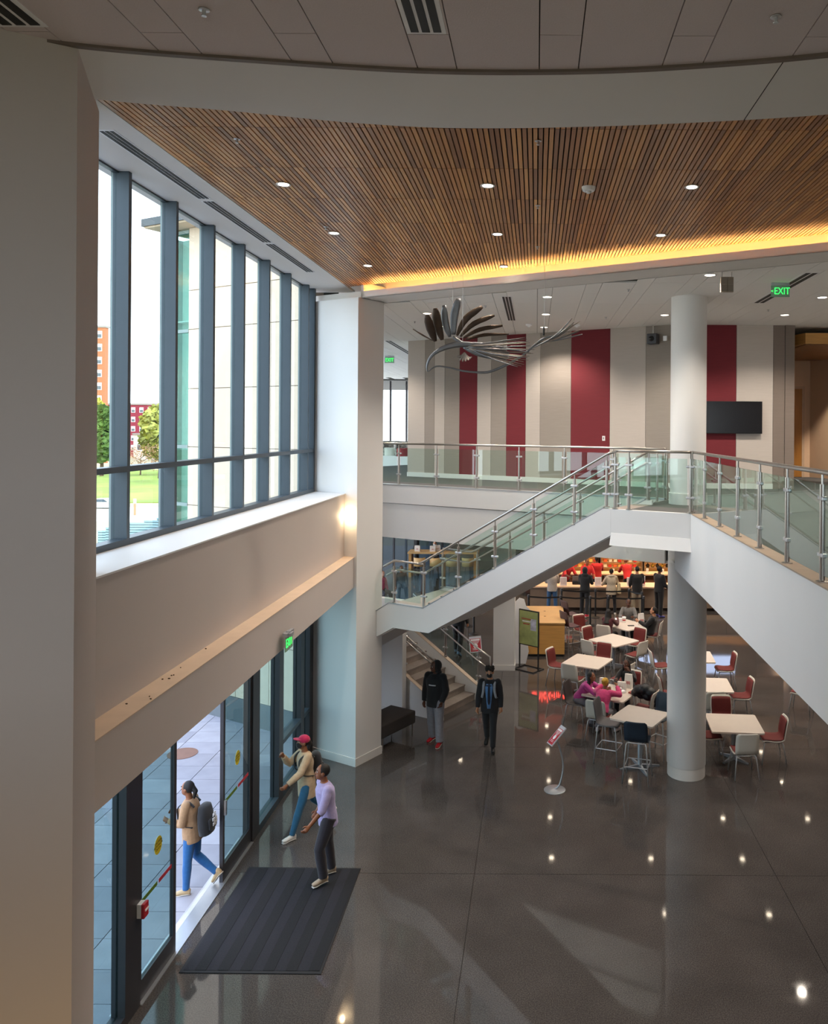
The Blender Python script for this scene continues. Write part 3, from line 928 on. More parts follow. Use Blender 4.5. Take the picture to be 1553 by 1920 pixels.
for k in range(13):
    s = 1.3 + .305 * k; z = Zm + .1685 * (k + 1)
    slab(MB(), [(s, z - .19), (s + .33, z - .19), (s + .33, z), (s - .02, z), (s - .02, z - .03), (s, z - .03)], .67, 2.46).build('step', STEPM, st_)
gb = MB(); gbox(gb, .2, 1.32, .66, 2.47, 2.80, Zm); gb.build('landing', LANDM, st_)
# second flight going down to the left behind the pier, and the turn landing
for k in range(9):
    s = .2 - .305 * k; z = Zm - .1685 * (k + 1)
    slab(MB(), [(s - .32, z - .19), (s, z - .19), (s, z), (s - .32, z)], .85, 2.46).build('step', STEPM, st_)
slab(MB(), [(0.0, 2.47), (.46, 2.72), (.46, 2.78), (-2.55, 1.15), (-2.55, 1.05)], .85, 2.47).build('soffit', WHITE2, st_)
gb = MB(); gbox(gb, -4.2, -2.55, .85, 4.6, 1.25, 1.52); gb.build('landing', LANDM, st_)
# wall under the landing
gb = MB(); gbox(gb, -3.2, -1.0, 2.66, 2.80, 0, 2.72); gb.build('support_wall', WHITE2, st_)
gb = MB(); gbox(gb, -3.2, -.985, 2.64, 2.82, 0, .14); gb.build('skirting', WHITE2, st_)
# lower flight coming back to the right
for k in range(9):
    s = -.2 - .305 * k; z = .1685 * (k + 1)
    slab(MB(), [(s - .34, z - .1685 if k else 0), (s, z - .1685 if k else 0), (s, z - .03), (s + .02, z - .03), (s + .02, z), (s - .34, z)], 2.98, 4.5).build('step', STEPM, st_)
sp = [(-.02, 0), (-.02, .30), (-2.7, 1.78), (-2.9, 1.78), (-2.9, 0)]
slab(MB(), sp, 2.87, 2.98).build('stringer', WHITE2, st_)
slab(MB(), sp, 4.5, 4.61).build('stringer', WHITE2, st_)
for t in (2.865, 4.495):
    slab(MB(), [(-.02, .30), (-.02, .315), (-2.7, 1.795), (-2.7, 1.78)], t, t + .12).build('stringer_cap', M('curb_cap', '#c3ad98', .55), st_)

# ================================================================ GLASS RAILINGS
clamp_me = MB().box((0, 0, 0), (.15, .05, .042)).mesh('clamp', bevel=.012); clamp_me.materials.append(CHROME)
def railing(name, label, pts, top=1.03, post_r=.026, rails=(), glass_gap=.06, side=(0, 0, 0), ends=(None, None), post_h=None, skip_glass=(), no_post=()):
    """posts at pts (3D feet), glass between, tubular top rail; rails = [(height, lateral offset)]"""
    pts = [Vector(p) for p in pts]
    th = thing(name, label, 'railing', pts[0])
    off = Vector(side)
    ph = post_h or top - .05
    pr = [p + Vector((0, 0, top)) for p in pts]
    if ends[0] is not None: pr = [Vector(e) for e in ends[0]] + pr
    if ends[1] is not None: pr = pr + [Vector(e) for e in ends[1]]
    MB().tube(pr, .024, 10).build('top_rail', STEEL, th, True)
    for h, lat in rails:
        q = [p + Vector((0, 0, h)) + off * lat for p in pts]
        if ends[0] is not None: q = [Vector(e) + Vector((0, 0, h - top)) + off * lat for e in ends[0]] + q
        if ends[1] is not None: q = q + [Vector(e) + Vector((0, 0, h - top)) + off * lat for e in ends[1]]
        MB().tube(q, .019, 8).build('handrail', STEEL, th, True)
    for i, p in enumerate(pts):
        if i in no_post: continue
        mb = MB()
        mb.tube([p, p + Vector((0, 0, ph - .06))], post_r, 12)
        mb.tube([p + Vector((0, 0, ph - .06)), p + Vector((0, 0, top))], .012, 8)
        mb.lathe([(.055, 0), (.055, .012), (.03, .02)], 12, p)
        po = mb.build('post', STEEL, th, 'auto')
        a = pts[min(i + 1, len(pts) - 1)] - pts[max(i - 1, 0)]
        rz = math.atan2(a.y, a.x)
        for hz in (ph * .26, ph * .80):
            inst(clamp_me, 'clamp', po, p - pts[0] + Vector((0, 0, hz)), (0, 0, rz))
    for i in range(len(pts) - 1):
        if i in skip_glass: continue
        a, b = pts[i], pts[i + 1]
        d = (b - a).normalized()
        a2, b2 = a + (b - a) * (glass_gap / (b - a).length), b - (b - a) * (glass_gap / (b - a).length)
        n = Vector((-d.y, d.x, 0)).normalized() * .006
        lo, hi = Vector((0, 0, .07)), Vector((0, 0, ph - .06))
        MB().hexa([a2 - n + lo, b2 - n + lo, b2 + n + lo, a2 + n + lo, a2 - n + hi, b2 - n + hi, b2 + n + hi, a2 + n + hi]).build('glass_panel', G_RAIL, th)
    return th

railing('glass_railing', 'glass railing with steel posts along the straight edge of the upper walkway',
        [G(-5.5, 3.64, Z1 + .03)] + [G(-4.32 + 1.18 * k, 3.64, Z1 + .03) for k in range(9)])
railing('glass_railing', 'short glass railing beside the round column at the stairwell end',
        [G(5.18, 2.62, Z1), G(5.18, 3.05, Z1), G(5.18, 3.6, Z1)])
railing('glass_railing', 'glass railing along the bridge edge nearest the viewer at right',
        [(2.60, 13.30, 5.42)] + [(2.60, 12.33 - 1.015 * k, 5.42) for k in range(11)], top=1.0)
railing('glass_railing', 'glass railing on the short front of the stair top landing',
        [G(5.36, .62, 5.42), G(5.62, .62, 5.42), G(6.72, .62, 5.42)], top=1.0)
fs = [1.21 + .84 * k for k in range(5)] + [5.2]
def fl_pts(t): return [G(s, t, zt(s) + .01) for s in fs]
railing('glass_railing', 'near sloping glass railing of the upper stair flight with steel handrail', fl_pts(.62), top=.92, rails=[(.70, .09)], side=GB,
        ends=([G(1.08, .62, 4.07)], [G(5.4, .62, 6.42)]))
railing('glass_railing', 'far sloping glass railing of the upper stair flight behind the near one', fl_pts(2.51), top=.92, rails=[(.70, -.09)], side=GB,
        ends=([G(.27, 2.51, 4.07), G(1.05, 2.51, 4.06)], [G(5.2, 2.6, 6.35)]))
railing('glass_railing', 'glass railing on the front of the mid landing next to the square pier',
        [G(.02, .80, 3.04), G(.45, .62, 3.22), G(1.19, .62, 3.21)], top=.86, rails=[(.66, .09)], side=GB, no_post=(0, 2))
railing('glass_railing', 'glass railing at the back of the mid landing', [G(.27, 2.51, 3.2), G(1.05, 2.51, 3.2)], top=.86, no_post=(1,))
def low_pts(t): return [G(-.12, t, .37), G(-1.15, t, .37 + 1.03 * SL), G(-2.2, t, .37 + 2.08 * SL)]
railing('glass_railing', 'far glass railing of the bottom stair flight', low_pts(4.555), top=.90, rails=[(.66, -.1)], side=GB,
        ends=([G(.22, 4.555, .35), G(.22, 4.555, 1.12)], None))
railing('glass_railing', 'near glass railing of the bottom stair flight', low_pts(2.925), top=.90, rails=[(.70, .1)], side=GB, no_post=(0,), skip_glass=(0,))

# ================================================================ CEILING FIXTURES
lens_me = MB().lathe([(.062, 0), (.062, .006)], 20).mesh('lens'); lens_me.materials.append(LIGHTW)
lens2_me = MB().lathe([(.085, 0), (.085, .006)], 20).mesh('lens'); lens2_me.materials.append(LIGHTD)
ring_me = MB().lathe([(.062, 0.002), (.085, -.004), (.088, .004), (.062, .02)], 20).mesh('trim_ring', True); ring_me.materials.append(WHITE)
ring2_me = MB().lathe([(.085, 0.002), (.105, -.004), (.108, .004), (.085, .02)], 20).mesh('trim_ring', True); ring2_me.materials.append(WHITE)
def downlight(x, y, z, label, group, e, big=False, spread=100, col=WARM, spot=True):
    t = thing('downlight', label, 'light', (x, y, z - .012), group=group)
    inst(lens2_me if big else lens_me, 'lens', t, (0, 0, 0))
    inst(ring2_me if big else ring_me, 'trim_ring', t)
    if spot:
        lamp('downlight_lamp', 'SPOT', (x, y, z - .06), e, col, spot_size=D2R(spread), spot_blend=.6, shadow_soft_size=.08)
E_WOOD, E_FAR, E_LOW = 140, 205, 90
rowname = {9.4: 'nearest row', 11.75: 'middle row', 14.1: 'row nearest the cove'}
cn_ = {-2.99: 'first column from the window', -.59: 'second column from the window', 1.81: 'third column from the window'}
for y in (9.4, 11.75, 14.1):
    for x in (-2.99, -.59, 1.81, 4.2, 6.6):
        if y + .2 > wood_end(x) or y < arc_y(ARC_OUT, x): continue
        if x in cn_ and not (y == 14.1 and x > -2):
            downlight(x, y, ZW, 'small round downlight in the wood ceiling, %s, %s' % (rowname[y], cn_[x]), 'downlights in the wood ceiling', E_WOOD)
        else:
            downlight(x, y, ZW, 'small round downlight in the wood ceiling, %s, %s' % (rowname[y], {4.2: 'fourth column from the window', 6.6: 'fifth column from the window'}.get(x, cn_.get(x))), 'downlights in the wood ceiling', E_WOOD)
for i, (x, y) in enumerate([(-2.5, 18.17), (.2, 15.79), (2.9, 13.44), (5.57, 15.63), (.2, 18.2), (2.9, 18.18), (5.59, 18.05), (.18, 20.52), (5.6, 11.4), (8.2, 18.1), (8.2, 15.6), (-2.5, 20.5), (-5.2, 22.9)]):
    nm = ['at far left over the walkway', 'above the metal bird tail, nearest', 'beside the hanging square speaker', 'near the green exit sign at right', 'above the metal bird tail, second',
          'left of the round column top', 'right of the round column top', 'above the metal bird tail, farthest'] + ['over the bridge', 'far right beside the canopy', 'far right before the canopy'] + ['behind the striped wall corner', 'far down the corridor']
    downlight(x, y, ZC, 'flat round ceiling light %s' % nm[i], 'lights in the far ceiling', E_FAR, True, 132)
k = 0
for y in (15.6, 17.8, 20.1, 22.2, 24.5, 26.8, 29.0):
    for x in (.45, 2.95, 5.25, 7.6):
        z = 4.22 if y < 15.61 else 4.0
        if y < 16.9 and x < 2.7: continue
        if y < 18.5 and x < 1: continue
        k += 1
        downlight(x, y, z, 'recessed downlight under the walkway, %s row from the stairs, %s column' % (['nearest', 'second', 'third', 'fourth', 'fifth', 'sixth', 'farthest'][int((y - 15.5) / 2.2)], {.45: 'leftmost', 2.95: 'second', 5.25: 'third', 7.6: 'rightmost'}[x]), 'downlights over the dining area', E_LOW if x < 7 else 60, False, 120)
for x, y in ((5.2, 13.2), (5.2, 10.6), (5.2, 8.0), (5.2, 5.0)):
    downlight(x, y, 4.22, 'recessed downlight under the bridge, %s the viewer' % {13.2: 'farthest from', 10.6: 'second farthest from', 8.0: 'second nearest to', 5.0: 'nearest to'}[y], 'downlights over the dining area', 60, False, 120)
for x, y, n in ((-2.4, 26, 'just beyond the square column'), (-2.4, 30, 'above the pair of queue posts'), (-4.5, 33, 'before the long maple table'), (-2.4, 34, 'right of the long maple table'), (-6, 36, 'by the far windows')):
    downlight(x, y, 4.0, 'recessed downlight in the low ceiling at left, ' + n, 'downlights over the dining area', 60, False, 120)
downlight(7.1, 22.5, 8.945, 'round downlight under the honey wood canopy', None, 90, False, 110)
lamp('recess_wash', 'SPOT', (8.6, 22.0, 8.9), 380, WARM, aim=(9.4, 23.6, 6.2), spot_size=D2R(60), spot_blend=.5, shadow_soft_size=.05)
# lights under the viewer's balcony wash the near wall end
lamp('balcony_wash', 'POINT', (-1.9, 3.4, 1.6), 60, (1, .76, .46), shadow_soft_size=.15)
# added point light, no fixture: imitates reflected sun on the pier by the ledge
lamp('ledge_sun_glint_fill', 'POINT', (-3.80, 15.98, 5.02), 5, (1, .76, .45), shadow_soft_size=.04)

# sprinklers
def sprinkler(x, y, z, label):
    t = thing('sprinkler', label, 'sprinkler', (x, y, z), group='fire sprinklers')
    MB().lathe([(.032, -.004), (.036, -.001), (.02, .002)], 14, (x, y, z - .004)).build('escutcheon', CHROME, t, True)
    MB().lathe([(.012, -.04), (.012, 0)], 8, (x, y, z)).build('stem', CHROME, t)
    MB().lathe([(.016, -.044), (.018, -.04), (.004, -.038)], 10, (x, y, z)).build('deflector', CHROME, t)
sprinkler(-2.09, 4.99, ZC, 'chrome sprinkler in the grey plank ceiling at left')
sprinkler(1.49, 5.03, ZC, 'chrome sprinkler in the grey plank ceiling at right')
sprinkler(-2.99, 7.94, ZW, 'chrome sprinkler in the wood ceiling near the window')
sprinkler(0.0, 7.94, ZW, 'chrome sprinkler in the wood ceiling, nearest of the centre line')
sprinkler(0.0, 10.24, ZW, 'chrome sprinkler in the wood ceiling, second on the centre line')
sprinkler(0.0, 12.56, ZW, 'chrome sprinkler in the wood ceiling, third on the centre line')
sprinkler(-3.02, 11.4, ZW, 'chrome sprinkler in the wood ceiling just before a downlight')
for x, y, n in ((-1.1, 17.0, 'behind the metal bird wing'), (1.7, 14.9, 'left of the hanging square speaker'), (5.0, 17.3, 'right of the round column'), (1.6, 18.6, 'left of the round column'), (-3.0, 19.6, 'at far left')):
    sprinkler(x, y, ZC, 'small sprinkler in the far ceiling ' + n)
def detector(x, y, z, label):
    t = thing('smoke_detector', label, 'smoke detector', (x, y, z))
    MB().lathe([(.06, -.052), (.075, -.04), (.085, 0), (.085, .002)], 24, (x, y, z)).build('housing', WHITE_P, t, True)
    MB().lathe([(.02, -.075), (.03, -.065), (.035, -.05)], 14, (x, y, z)).build('sensor_cap', WHITE_P, t, True)
detector(.6, 9.46, ZW, 'round white smoke detector in the wood ceiling')
detector(-.20, 20.0, ZC, 'white smoke detector in the far ceiling behind the metal bird')
detector(1.0, 20.0, ZC, 'white smoke detector in the far ceiling near the bird tail')
# linear diffusers
def diffuser(label, x0, x1, y0, y1, z, n=3):
    t = thing('air_diffuser', label, 'air diffuser', ((x0 + x1) / 2, (y0 + y1) / 2, z))
    MB().bb(x0, x1, y0, y1, z - .004, z + .01).build('frame', WHITE_P, t)
    w = (x1 - x0) / (2 * n + 1)
    for k in range(n):
        MB().bb(x0 + w * (2 * k + .8), x0 + w * (2 * k + 2.2), y0 + .03, y1 - .03, z - .008, z + .01).build('slot', SLOT, t)
for i, (a, b) in enumerate(((7.72, 10.05), (10.12, 12.4), (12.47, 14.75))):
    diffuser('long slotted air diffuser above the window, %s section' % ('nearest', 'middle', 'farthest')[i], -4.27, -4.10, a, b, ZW)
diffuser('slotted air diffuser in the grey plank ceiling at top left', -3.52, -3.20, 3.0, 5.22, ZC)
diffuser('slotted air diffuser in the grey plank ceiling at top centre', -.87, -.61, 3.3, 5.28, ZC)
diffuser('slotted air diffuser in the far ceiling behind the metal bird', -.72, -.50, 15.8, 19.3, ZC)
diffuser('slotted air diffuser in the far ceiling beside the exit sign', 4.4, 4.68, 13.2, 16.4, ZC, 2)
diffuser('slotted air diffuser down the corridor at far left', -4.6, -4.35, 24, 29, ZC, 2)
# exit signs
def exit_sign(label, loc, rz, w=.34, h=.21, body='EXIT', arrow=False):
    t = thing('exit_sign', label, 'exit sign', loc, rz)
    MB().box((0, .0, -h / 2 - .05), (w, .012, h)).build('sign_plate', M('exit_plate', '#8fb39b', .25), t, world=False)
    MB().box((0, .0, -.025), (w * .96, .05, .05)).build('canopy_box', ALU, t, world=False)
    MB().box((0, .0, .003), (.1, .06, .012)).build('mount', ALU, t, world=False)
    text('letters', body, h * .86, GREEN, t, (.0 if not arrow else .028, -.008, -h / 2 - .05), (PI / 2, 0, 0), .001, xs=.80)
    if arrow:
        text('letters', '<', h * .36, GREEN, t, (-w * .44, -.008, -h / 2 - .05), (PI / 2, 0, 0), .001)
    return t
ex = exit_sign('lit green EXIT sign with arrow hanging from the far ceiling at right', (4.30, 14.15, ZC), 0, .33, .2, arrow=True)
e2 = exit_sign('lit green EXIT sign on the wall band over the entrance doors', (-3.54, 11.5, 3.86), -PI / 2 + PI, .34, .21)
MB().bb(-3.64, -3.50, 11.44, 11.56, 3.80, 3.85).build('wall_bracket', ALU, e2)
exit_sign('small green EXIT sign far down the corridor at left', (-5.25, 28.5, 9.35), 0)
# hanging square speaker
hs = thing('hanging_speaker', 'square perforated beige speaker box hanging from the cove beam', 'speaker', (3.13, 13.2, 9.4))
MB().box((3.13, 13.2, 9.19), (.21, .05, .25)).build('box', M('speaker_beige', '#9c8f80', .7), hs, bevel=.006)
for dx in (-.05, .05):
    for dz in (-.06, .06):
        MB().box((3.13 + dx, 13.17, 9.19 + dz), (.088, .01, .108)).build('grille', M('speaker_mesh', '#857a6e', .8, var=.3, scale=200), hs)
for dx in (-.08, .08):
    MB().tube([(3.13 + dx, 13.2, 9.31), (3.13 + dx, 13.2, 9.4)], .006, 6).build('hanger', STEEL, hs)
# wall devices
pj = thing('wall_projector', 'dark camera-like device on the striped wall beside the round column', 'projector', (2.95, 20.0, 9.0))
c = G(3.62, 6.70, 9.05)
MB().box(c, (.26, .22, .26), rz=GR).build('body', M('device_grey', '#3d3d42', .4), pj, bevel=.02)
MB().ball(c - GB * .12, (.07, .07, .07), 12, 8).build('lens', M('lens_glass', '#15171c', .1), pj, True)
MB().tube([c + Vector((0, 0, .13)), c + Vector((0, 0, .35))], .015, 8).build('mount_arm', STEEL, pj)
MB().box(c + GA * .32, (.09, .05, .12), rz=GR).build('junction_box', WHITE_P, pj)
sw = thing('wall_switch', 'small white switch plate on the wide dark red stripe', 'switch', G(2.1, 6.83, 6.6))
c = G(s_at(1133), 6.845, 6.55)
MB().box(c, (.08, .012, .125), rz=GR).build('plate', WHITE_P, sw)
MB().box(c - GB * .008, (.028, .01, .06), rz=GR).build('rocker', M('rocker_grey', '#8a8a88', .5), sw)
tv = thing('television', 'large black wall television right of the round column', 'television', (5.0, 19.85, 7.2))
x0, x1 = fxw(1322), fxw(1428)
MB().bb(x0, x1, 19.80, 19.88, 6.70, 7.50).build('housing', BLACK, tv)
MB().bb(x0 + .012, x1 - .012, 19.794, 19.80, 6.715, 7.488).build('screen', M('tv_glass', '#141113', .22), tv)
fp = thing('fire_pull_station', 'red fire alarm pull station on the dark door post', 'fire alarm', (-4.6, 9.33, 1.16))
MB().box((-4.575, 9.33, 1.16), (.06, .10, .16)).build('back_box', WHITE_P, fp)
MB().box((-4.53, 9.33, 1.16), (.04, .115, .17)).build('cover', RED_P, fp, bevel=.01)
MB().box((-4.505, 9.33, 1.17), (.012, .08, .02)).build('pull_bar', WHITE_P, fp)

# ================================================================ BIRD SCULPTURE
YB = 11.7
def bp(x, y, dy=0.0):
    X, Y_ = 780 + x / 4.706, 540 + y / 4.706
    u, v = (X - 1006 + .0065 * (Y_ - 803)) / 1500, (Y_ - 803 - .0065 * (X - 1006)) / 1500
    return Vector((u * YB, YB + dy, H - v * YB))
bird = thing('bird_sculpture', 'hanging pewter metal sculpture of a flying bird with fanned wing feathers and long tail', 'sculpture', bp(500, 520))
PEW = M('pewter', '#77787b', .45, .75, var=.15, scale=8)
BRZ = M('bronze_feather', '#4c3d32', .5, .5, var=.25, scale=6)
PALE = M('pale_streamer', '#8f8378', .5, .5, var=.15, scale=8)
def ribbon(pts, ws, name, mat, dys=(0, 0), thick=.25):
    P = smooth_path([bp(x, y, dys[0] + (dys[1] - dys[0]) * i / (len(pts) - 1)) for i, (x, y) in enumerate(pts)], 4)
    n = len(P)
    W = [ws[min(int(i / (n - 1) * (len(ws) - 1)), len(ws) - 2)] + (ws[min(int(i / (n - 1) * (len(ws) - 1)), len(ws) - 2) + 1] - ws[min(int(i / (n - 1) * (len(ws) - 1)), len(ws) - 2)]) * ((i / (n - 1) * (len(ws) - 1)) % 1 if i < n - 1 else 1) for i in range(n)]
    K = .5 / 4.706 / 1500 * YB
    MB().tube(P, [(w * K * thick + .003, w * K) for w in W], 10, up=(0, 0, 1) if abs(P[-1].z - P[0].z) < abs(P[-1].x - P[0].x) * 1.5 else (1, 0, 0)).build(name, mat, bird, True)
for pts, w, dy, m in [
    ([(172, 470), (140, 370), (118, 262)], [24, 50, 62, 58, 30], (0, -.25), BRZ), ([(232, 458), (200, 330), (186, 196)], [24, 50, 64, 60, 30], (0, -.18), BRZ),
    ([(300, 432), (262, 300), (256, 162)], [20, 44, 52, 46, 24], (0, -.1), PEW), ([(332, 412), (342, 240), (382, 95)], [30, 46, 58, 54, 28], (0, -.05), PEW),
    ([(362, 420), (440, 270), (585, 160)], [16, 34, 48, 46, 22], (0, .06), BRZ), ([(392, 428), (510, 310), (690, 232)], [14, 28, 38, 36, 16], (0, .12), BRZ),
    ([(420, 440), (560, 360), (760, 318)], [12, 24, 32, 30, 14], (0, .18), BRZ), ([(440, 456), (600, 405), (815, 390)], [10, 20, 24, 20, 8], (0, .25), BRZ),
    ([(2, 385), (70, 425), (150, 465)], [5, 8, 12, 10, 6], (-.3, 0), PALE)]:
    ribbon(pts, [q * 1.3 for q in w], 'feather', m, dy)
ribbon([(105, 740), (98, 690), (130, 610), (200, 552), (300, 512), (410, 496), (510, 500)], [8, 18, 26, 40, 52, 56, 40], 'beak', PEW, (0, 0), .5)
ribbon([(330, 430), (370, 460), (430, 490), (560, 490), (700, 515), (850, 545), (1000, 565)], [26, 34, 30, 22, 22, 20, 8], 'back_curve', PEW, (0, 0), .5)
ribbon([(105, 740), (180, 692), (300, 704), (420, 732), (600, 746), (700, 722), (830, 662), (950, 588), (1060, 492), (1140, 440), (1250, 418)], [6, 14, 14, 18, 22, 24, 24, 20, 18, 20, 10], 'lower_curve', PEW, (0, 0), .5)
ribbon([(420, 520), (540, 560), (700, 585), (820, 590)], [24, 80, 100, 70], 'body_wing', PEW, (0, .05), .15)
random.seed(4)
for k in range(22):
    f = k / 21
    y1 = 440 + 265 * f
    x1 = 1050 - 260 * abs(f - .42) * random.uniform(.6, 1.3)
    ribbon([(440 + 60 * random.random(), 505 + 40 * f), (680, 480 + 150 * f), (x1, y1)], [13, 12, 10, 4], 'streamer', PALE if k % 3 else PEW, (0, random.uniform(-.25, .25)), .35)
for k in range(9):
    ribbon([(1000 + 12 * k, 545 - 10 * k), (1220, 430 + 4 * k), (1400 + random.uniform(-30, 75), 275 + 16 * k)], [7, 13, 14, 6], 'tail_streamer', PALE if k % 2 else PEW, (0, random.uniform(-.15, .15)), .35)
for k in range(6):
    ribbon([(430, 568), (400 + 14 * k, 600 + 4 * k), (362 + 27 * k, 604 + [0, 36, 48, 46, 36, 10][k])], [8, 18, 24, 10], 'tuft_feather', PALE, (0, -.02 * k), .3)
MB().tube([bp(1130, 345), bp(1128, 420)], .014, 8).build('hanger_fitting', BLACK, bird)
for x, yy in ((325, 200), (413, 470), (1134, 345)):
    p = bp(x, yy)
    MB().tube([p, (p.x, p.y, ZW)], .0022, 5).build('wire', STEEL, bird)
# ================================================================ FURNITURE
SHELLW = M('chair_white', '#d9d3c8', .4, var=.02)
PADR = M('chair_red_pad', '#6a211d', .75, var=.06, scale=20)
NAVY = M('stool_navy', '#1d2b3a', .45, var=.04)
GREYS = M('stool_grey', '#5f5d60', .5, var=.04)
PLUM = M('stool_plum', '#4a3436', .6, var=.05)
CHARC = M('chair_charcoal', '#3a3432', .6, var=.05)
TOPM = M('table_white', '#d8cbbf', .38, var=.02)
PEDM = M('pedestal_grey', '#9aa0a8', .4, .5)

def chair_proto(name, label, cat, shell_m, pad_m, seat=.46, back_h=.42, stool=False):
    t = thing(name, label, cat)
    prof = [(.225, seat - .03), (.215, seat - .005), (.15, seat + .004), (0, seat - .012), (-.12, seat - .008), (-.175, seat + .03), (-.205, seat + .10),
            (-.222, seat + back_h * .5), (-.245, seat + back_h * .8), (-.262, seat + back_h * .93), (-.272, seat + back_h)]
    wid = [.38, .42, .44, .44, .43, .42, .42, .43, .42, .40, .33]
    rows = []
    for (y, z), w in zip(prof, wid):
        rows.append([(w / 2 * (2 * j / 6 - 1), y + (.02 * (2 * j / 6 - 1) ** 2 if z > seat + .05 else 0), z + (.012 * (2 * j / 6 - 1) ** 2 if z < seat + .02 else 0)) for j in range(7)])
    MB().grid(rows, .012).build('shell', shell_m, t, True, world=False)
    if pad_m:
        rp = [[(p[0] * .93, p[1] + (.016 if z > seat + .05 else 0), p[2] + (.016 if z <= seat + .05 else 0)) for p in r] for r, (y, z) in list(zip(rows, prof))[1:-1]]
        MB().grid(rp, -.006).build('seat_pad', pad_m, t, True, world=False)
    k = 1.0
    for sx in (-1, 1):
        for fy, yy in ((1, .17), (-1, -.15)):
            foot = (sx * (.235 if stool else .225), yy + fy * .07, 0.0)
            top = (sx * .165, yy, seat - .03)
            MB().tube([top, (sx * .18, yy + fy * .015, seat - .07), foot], .0115, 8).build('leg', CHROME, t, True, world=False)
    fr = MB()
    fr.tube([(-.165, .17, seat - .03), (.165, .17, seat - .03)], .010, 6); fr.tube([(-.165, -.15, seat - .03), (.165, -.15, seat - .03)], .010, 6)
    fr.tube([(-.165, -.15, seat - .03), (-.165, .17, seat - .03)], .010, 6); fr.tube([(.165, -.15, seat - .03), (.165, .17, seat - .03)], .010, 6)
    fr.build('seat_frame', CHROME, t, world=False)
    if stool:
        z = .30; f = 1 - z / seat
        a = .165 + (.235 - .165) * f; yf = .17 + .07 * f; yb_ = -.15 - .07 * f
        fr = MB()
        P = [(-a, yf, z), (a, yf, z), (a, yb_, z), (-a, yb_, z)]
        for i in range(4): fr.tube([P[i], P[(i + 1) % 4]], .009, 6)
        fr.build('footrest', CHROME, t, world=False)
    return t

def place_set(kind_args, spots, group):
    proto = None
    for (x, y, rz, label) in spots:
        if proto is None:
            proto = chair_proto(*kind_args[0], **kind_args[1])
            proto.location = (x, y, 0); proto.rotation_euler = (0, 0, D2R(rz)); proto['label'] = label; proto['group'] = group
            o = proto
        else:
            o = dup(proto, (x, y, 0), D2R(rz), label, group)
        o.scale = (1.08, 1.08, 1.05)

place_set((('dining_chair', '', 'chair', SHELLW, PADR), {}), [
    (4.12, 15.72, 2, 'white dining chair seen from behind at the nearest table right of the column'),
    (4.88, 16.42, 88, 'red padded dining chair at the right end of the nearest right-hand table'),
    (3.62, 16.52, -92, 'dining chair with red pad half hidden by the column at the nearest right-hand table'),
    (4.12, 17.45, 180, 'dining chair with red back facing the viewer behind the nearest right-hand table'),
    (4.05, 18.2, 4, 'white dining chair seen from behind at the second table right of the column'),
    (4.88, 18.95, 92, 'dining chair with red pad at the right end of the second right-hand table'),
    (3.22, 19.1, -88, 'dining chair with red pad just left of the round column facing right'),
    (5.02, 21.1, 90, 'dining chair with red pad at the farthest right-hand table'),
    (3.33, 21.35, -85, 'white dining chair with red seat standing alone left of the column'),
    (6.45, 19.3, 60, 'white dining chair mostly hidden behind the bridge panel at far right'),
    (.98, 20.2, -30, 'white dining chair seen from behind at the near left corner of the left table'),
    (.62, 21.3, -120, 'red padded dining chair at the left end of the table by the wood counter'),
    (2.2, 20.2, 55, 'white dining chair behind the woman in the black sweater'),
    (1.80, 21.85, 152, 'dining chair with red back between the left table and the middle diamond table'),
    (2.82, 22.35, 45, 'white dining chair at the near right side of the middle diamond table'),
    (2.95, 23.55, 135, 'white dining chair at the far right side of the middle diamond table'),
    (1.62, 22.45, -45, 'white dining chair at the near left side of the middle diamond table'),
    (1.72, 23.65, -135, 'dining chair with red back at the far left side of the middle diamond table'),
    (2.15, 24.2, -25, 'white dining chair under the person in dark red by the far table'),
    (3.62, 24.55, 70, 'white dining chair under the man in black at the far table'),
    (3.0, 25.85, 180, 'dining chair under the man in the grey shirt at the far table'),
    (1.5, 25.1, -150, 'red padded dining chair standing free left of the far table'),
    (1.42, 17.55, -25, 'white dining chair under the person in the bright pink hoodie'),
    (2.48, 18.05, 62, 'white dining chair with a black coat over its back'),
    (2.28, 19.3, 152, 'dining chair under the woman in the black sweater'),
], 'dining chairs with white shells and red pads')
place_set((('dining_chair', '', 'chair', CHARC, None), {}), [(.98, 18.52, -115, 'charcoal dining chair under the person in the magenta sweater')], None)
for o in list(COL.objects):
    if o.get('group') is None and o.name.startswith('dining_chair'):
        try: del o['group']
        except Exception: pass
place_set((('bar_stool', '', 'bar stool', GREYS, None), dict(seat=.76, back_h=.42, stool=True)), [(1.52, 16.38, -112, 'grey shell bar stool left of the high table')], 'bar stools')
place_set((('bar_stool', '', 'bar stool', NAVY, None), dict(seat=.76, back_h=.40, stool=True)), [
    (2.0, 15.5, -16, 'navy shell bar stool seen from behind in front of the high table'),
    (2.62, 16.72, 140, 'bar stool behind the high table, half hidden by the round column')], 'bar stools')
place_set((('bar_stool', '', 'bar stool', PLUM, None), dict(seat=.76, back_h=.44, stool=True)), [
    (1.08, 24.4, -60, 'plum brown bar stool next to the wood counter, nearer one'),
    (1.15, 25.9, -60, 'plum brown bar stool next to the wood counter, farther one')], 'bar stools')

